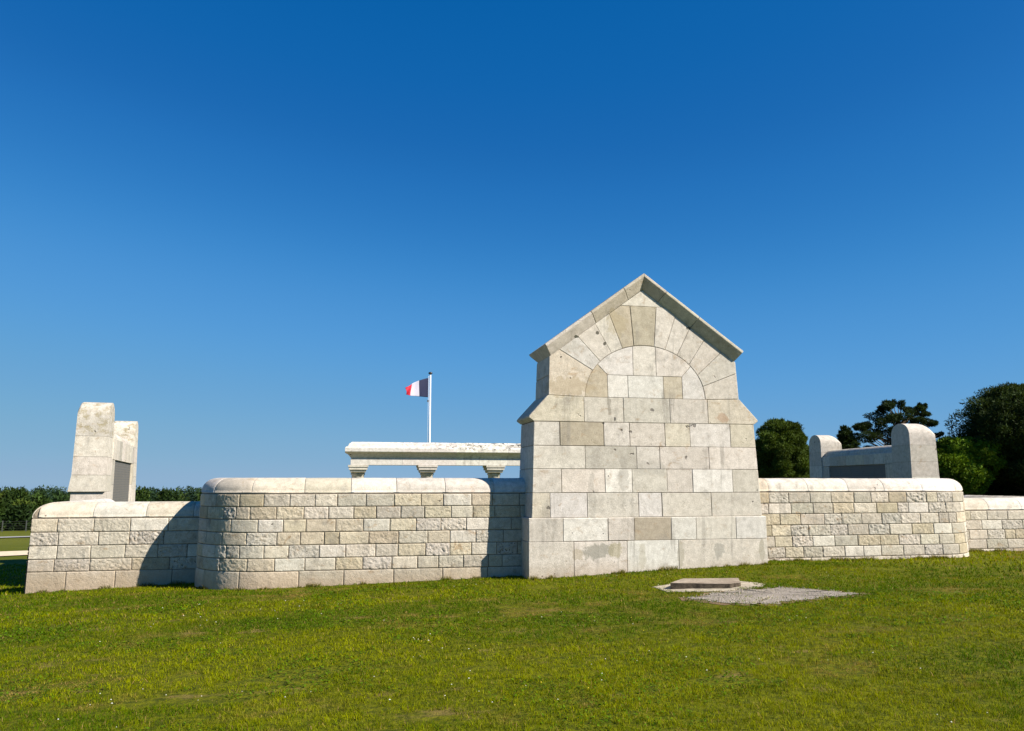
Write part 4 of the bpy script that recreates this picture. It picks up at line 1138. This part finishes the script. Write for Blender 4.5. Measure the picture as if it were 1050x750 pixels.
# ------------------------------------------------------------------ sky, sun, camera
w = bpy.data.worlds.new('World'); SC.world = w; w.use_nodes = True; nt = w.node_tree; nt.nodes.clear()
sky = nt.nodes.new('ShaderNodeTexSky'); sky.sky_type = 'NISHITA'; sky.sun_disc = False
sv = Vector((math.sin(math.radians(SUN_AZ))*math.cos(math.radians(SUN_EL)), -math.cos(math.radians(SUN_AZ))*math.cos(math.radians(SUN_EL)), math.sin(math.radians(SUN_EL))))
sky.sun_elevation = math.radians(SUN_EL); sky.sun_rotation = math.atan2(sv.x, sv.y)
sky.air_density = 1.0; sky.dust_density = 0; sky.ozone_density = 3.0; sky.altitude = 5000
sc0 = nt.nodes.new('ShaderNodeVectorMath'); sc0.operation = 'SCALE'; sc0.inputs['Scale'].default_value = .05
cv = nt.nodes.new('ShaderNodeRGBCurve'); EX = 2**.4*.75
TGT = [[(0, 0), (.047, .003), (.073, .020), (.131, .080), (.3, .175), (.557, .242), (1.0, .33), (1.3, .5), (2, 1.3)],
       [(0, 0), (.088, .117), (.115, .141), (.133, .172), (.237, .308), (.45, .39), (.775, .434), (1.0, .45), (1.3, .55), (2, 1.2)],
       [(0, 0), (.186, .393), (.245, .455), (.276, .505), (.457, .667), (.7, .66), (1.0, .63), (1.3, .68), (2, 1.15)]]
for ch in range(3):
    c = cv.mapping.curves[ch]; pts = [(a/2, b/2) for a, b in TGT[ch]]
    c.points[0].location = pts[0]; c.points[1].location = (1, pts[-1][1])
    for p in pts[1:-1]: c.points.new(*p)
cv.mapping.extend = 'HORIZONTAL'; cv.mapping.update()
sc1 = nt.nodes.new('ShaderNodeVectorMath'); sc1.operation = 'SCALE'; sc1.inputs['Scale'].default_value = 20/(2**.9)
bg = nt.nodes.new('ShaderNodeBackground'); bg.inputs[1].default_value = .1
ou = nt.nodes.new('ShaderNodeOutputWorld')
nt.links.new(sky.outputs[0], sc0.inputs[0]); nt.links.new(sc0.outputs[0], cv.inputs['Color']); nt.links.new(cv.outputs[0], sc1.inputs[0])
nt.links.new(sc1.outputs[0], bg.inputs[0]); nt.links.new(bg.outputs[0], ou.inputs[0])
L = bpy.data.lights.new('sun', 'SUN'); L.energy = 5.0; L.angle = math.radians(.53); L.color = (1, .93, .82)
lo = bpy.data.objects.new('sun', L); C.objects.link(lo); lo.rotation_euler = (-sv).to_track_quat('-Z', 'Y').to_euler()
lo.location = (20, -20, 30)

cd = bpy.data.cameras.new('camera'); cam = bpy.data.objects.new('camera', cd); C.objects.link(cam); SC.camera = cam
cd.sensor_width = 36; cd.lens = 36*817/1050; cd.clip_end = 8000; cd.clip_start = .1
cam.location = (CAMX, CAMY, 1.65)
cam.rotation_euler = (math.pi/2+math.atan(119/817), 0, -math.radians(11.9))
SC.view_settings.view_transform = 'Standard'; SC.view_settings.look = 'None'
SC.view_settings.exposure = 0.9; SC.view_settings.gamma = 1.0; SC.view_settings.use_curve_mapping = False
SC.render.engine = 'CYCLES'
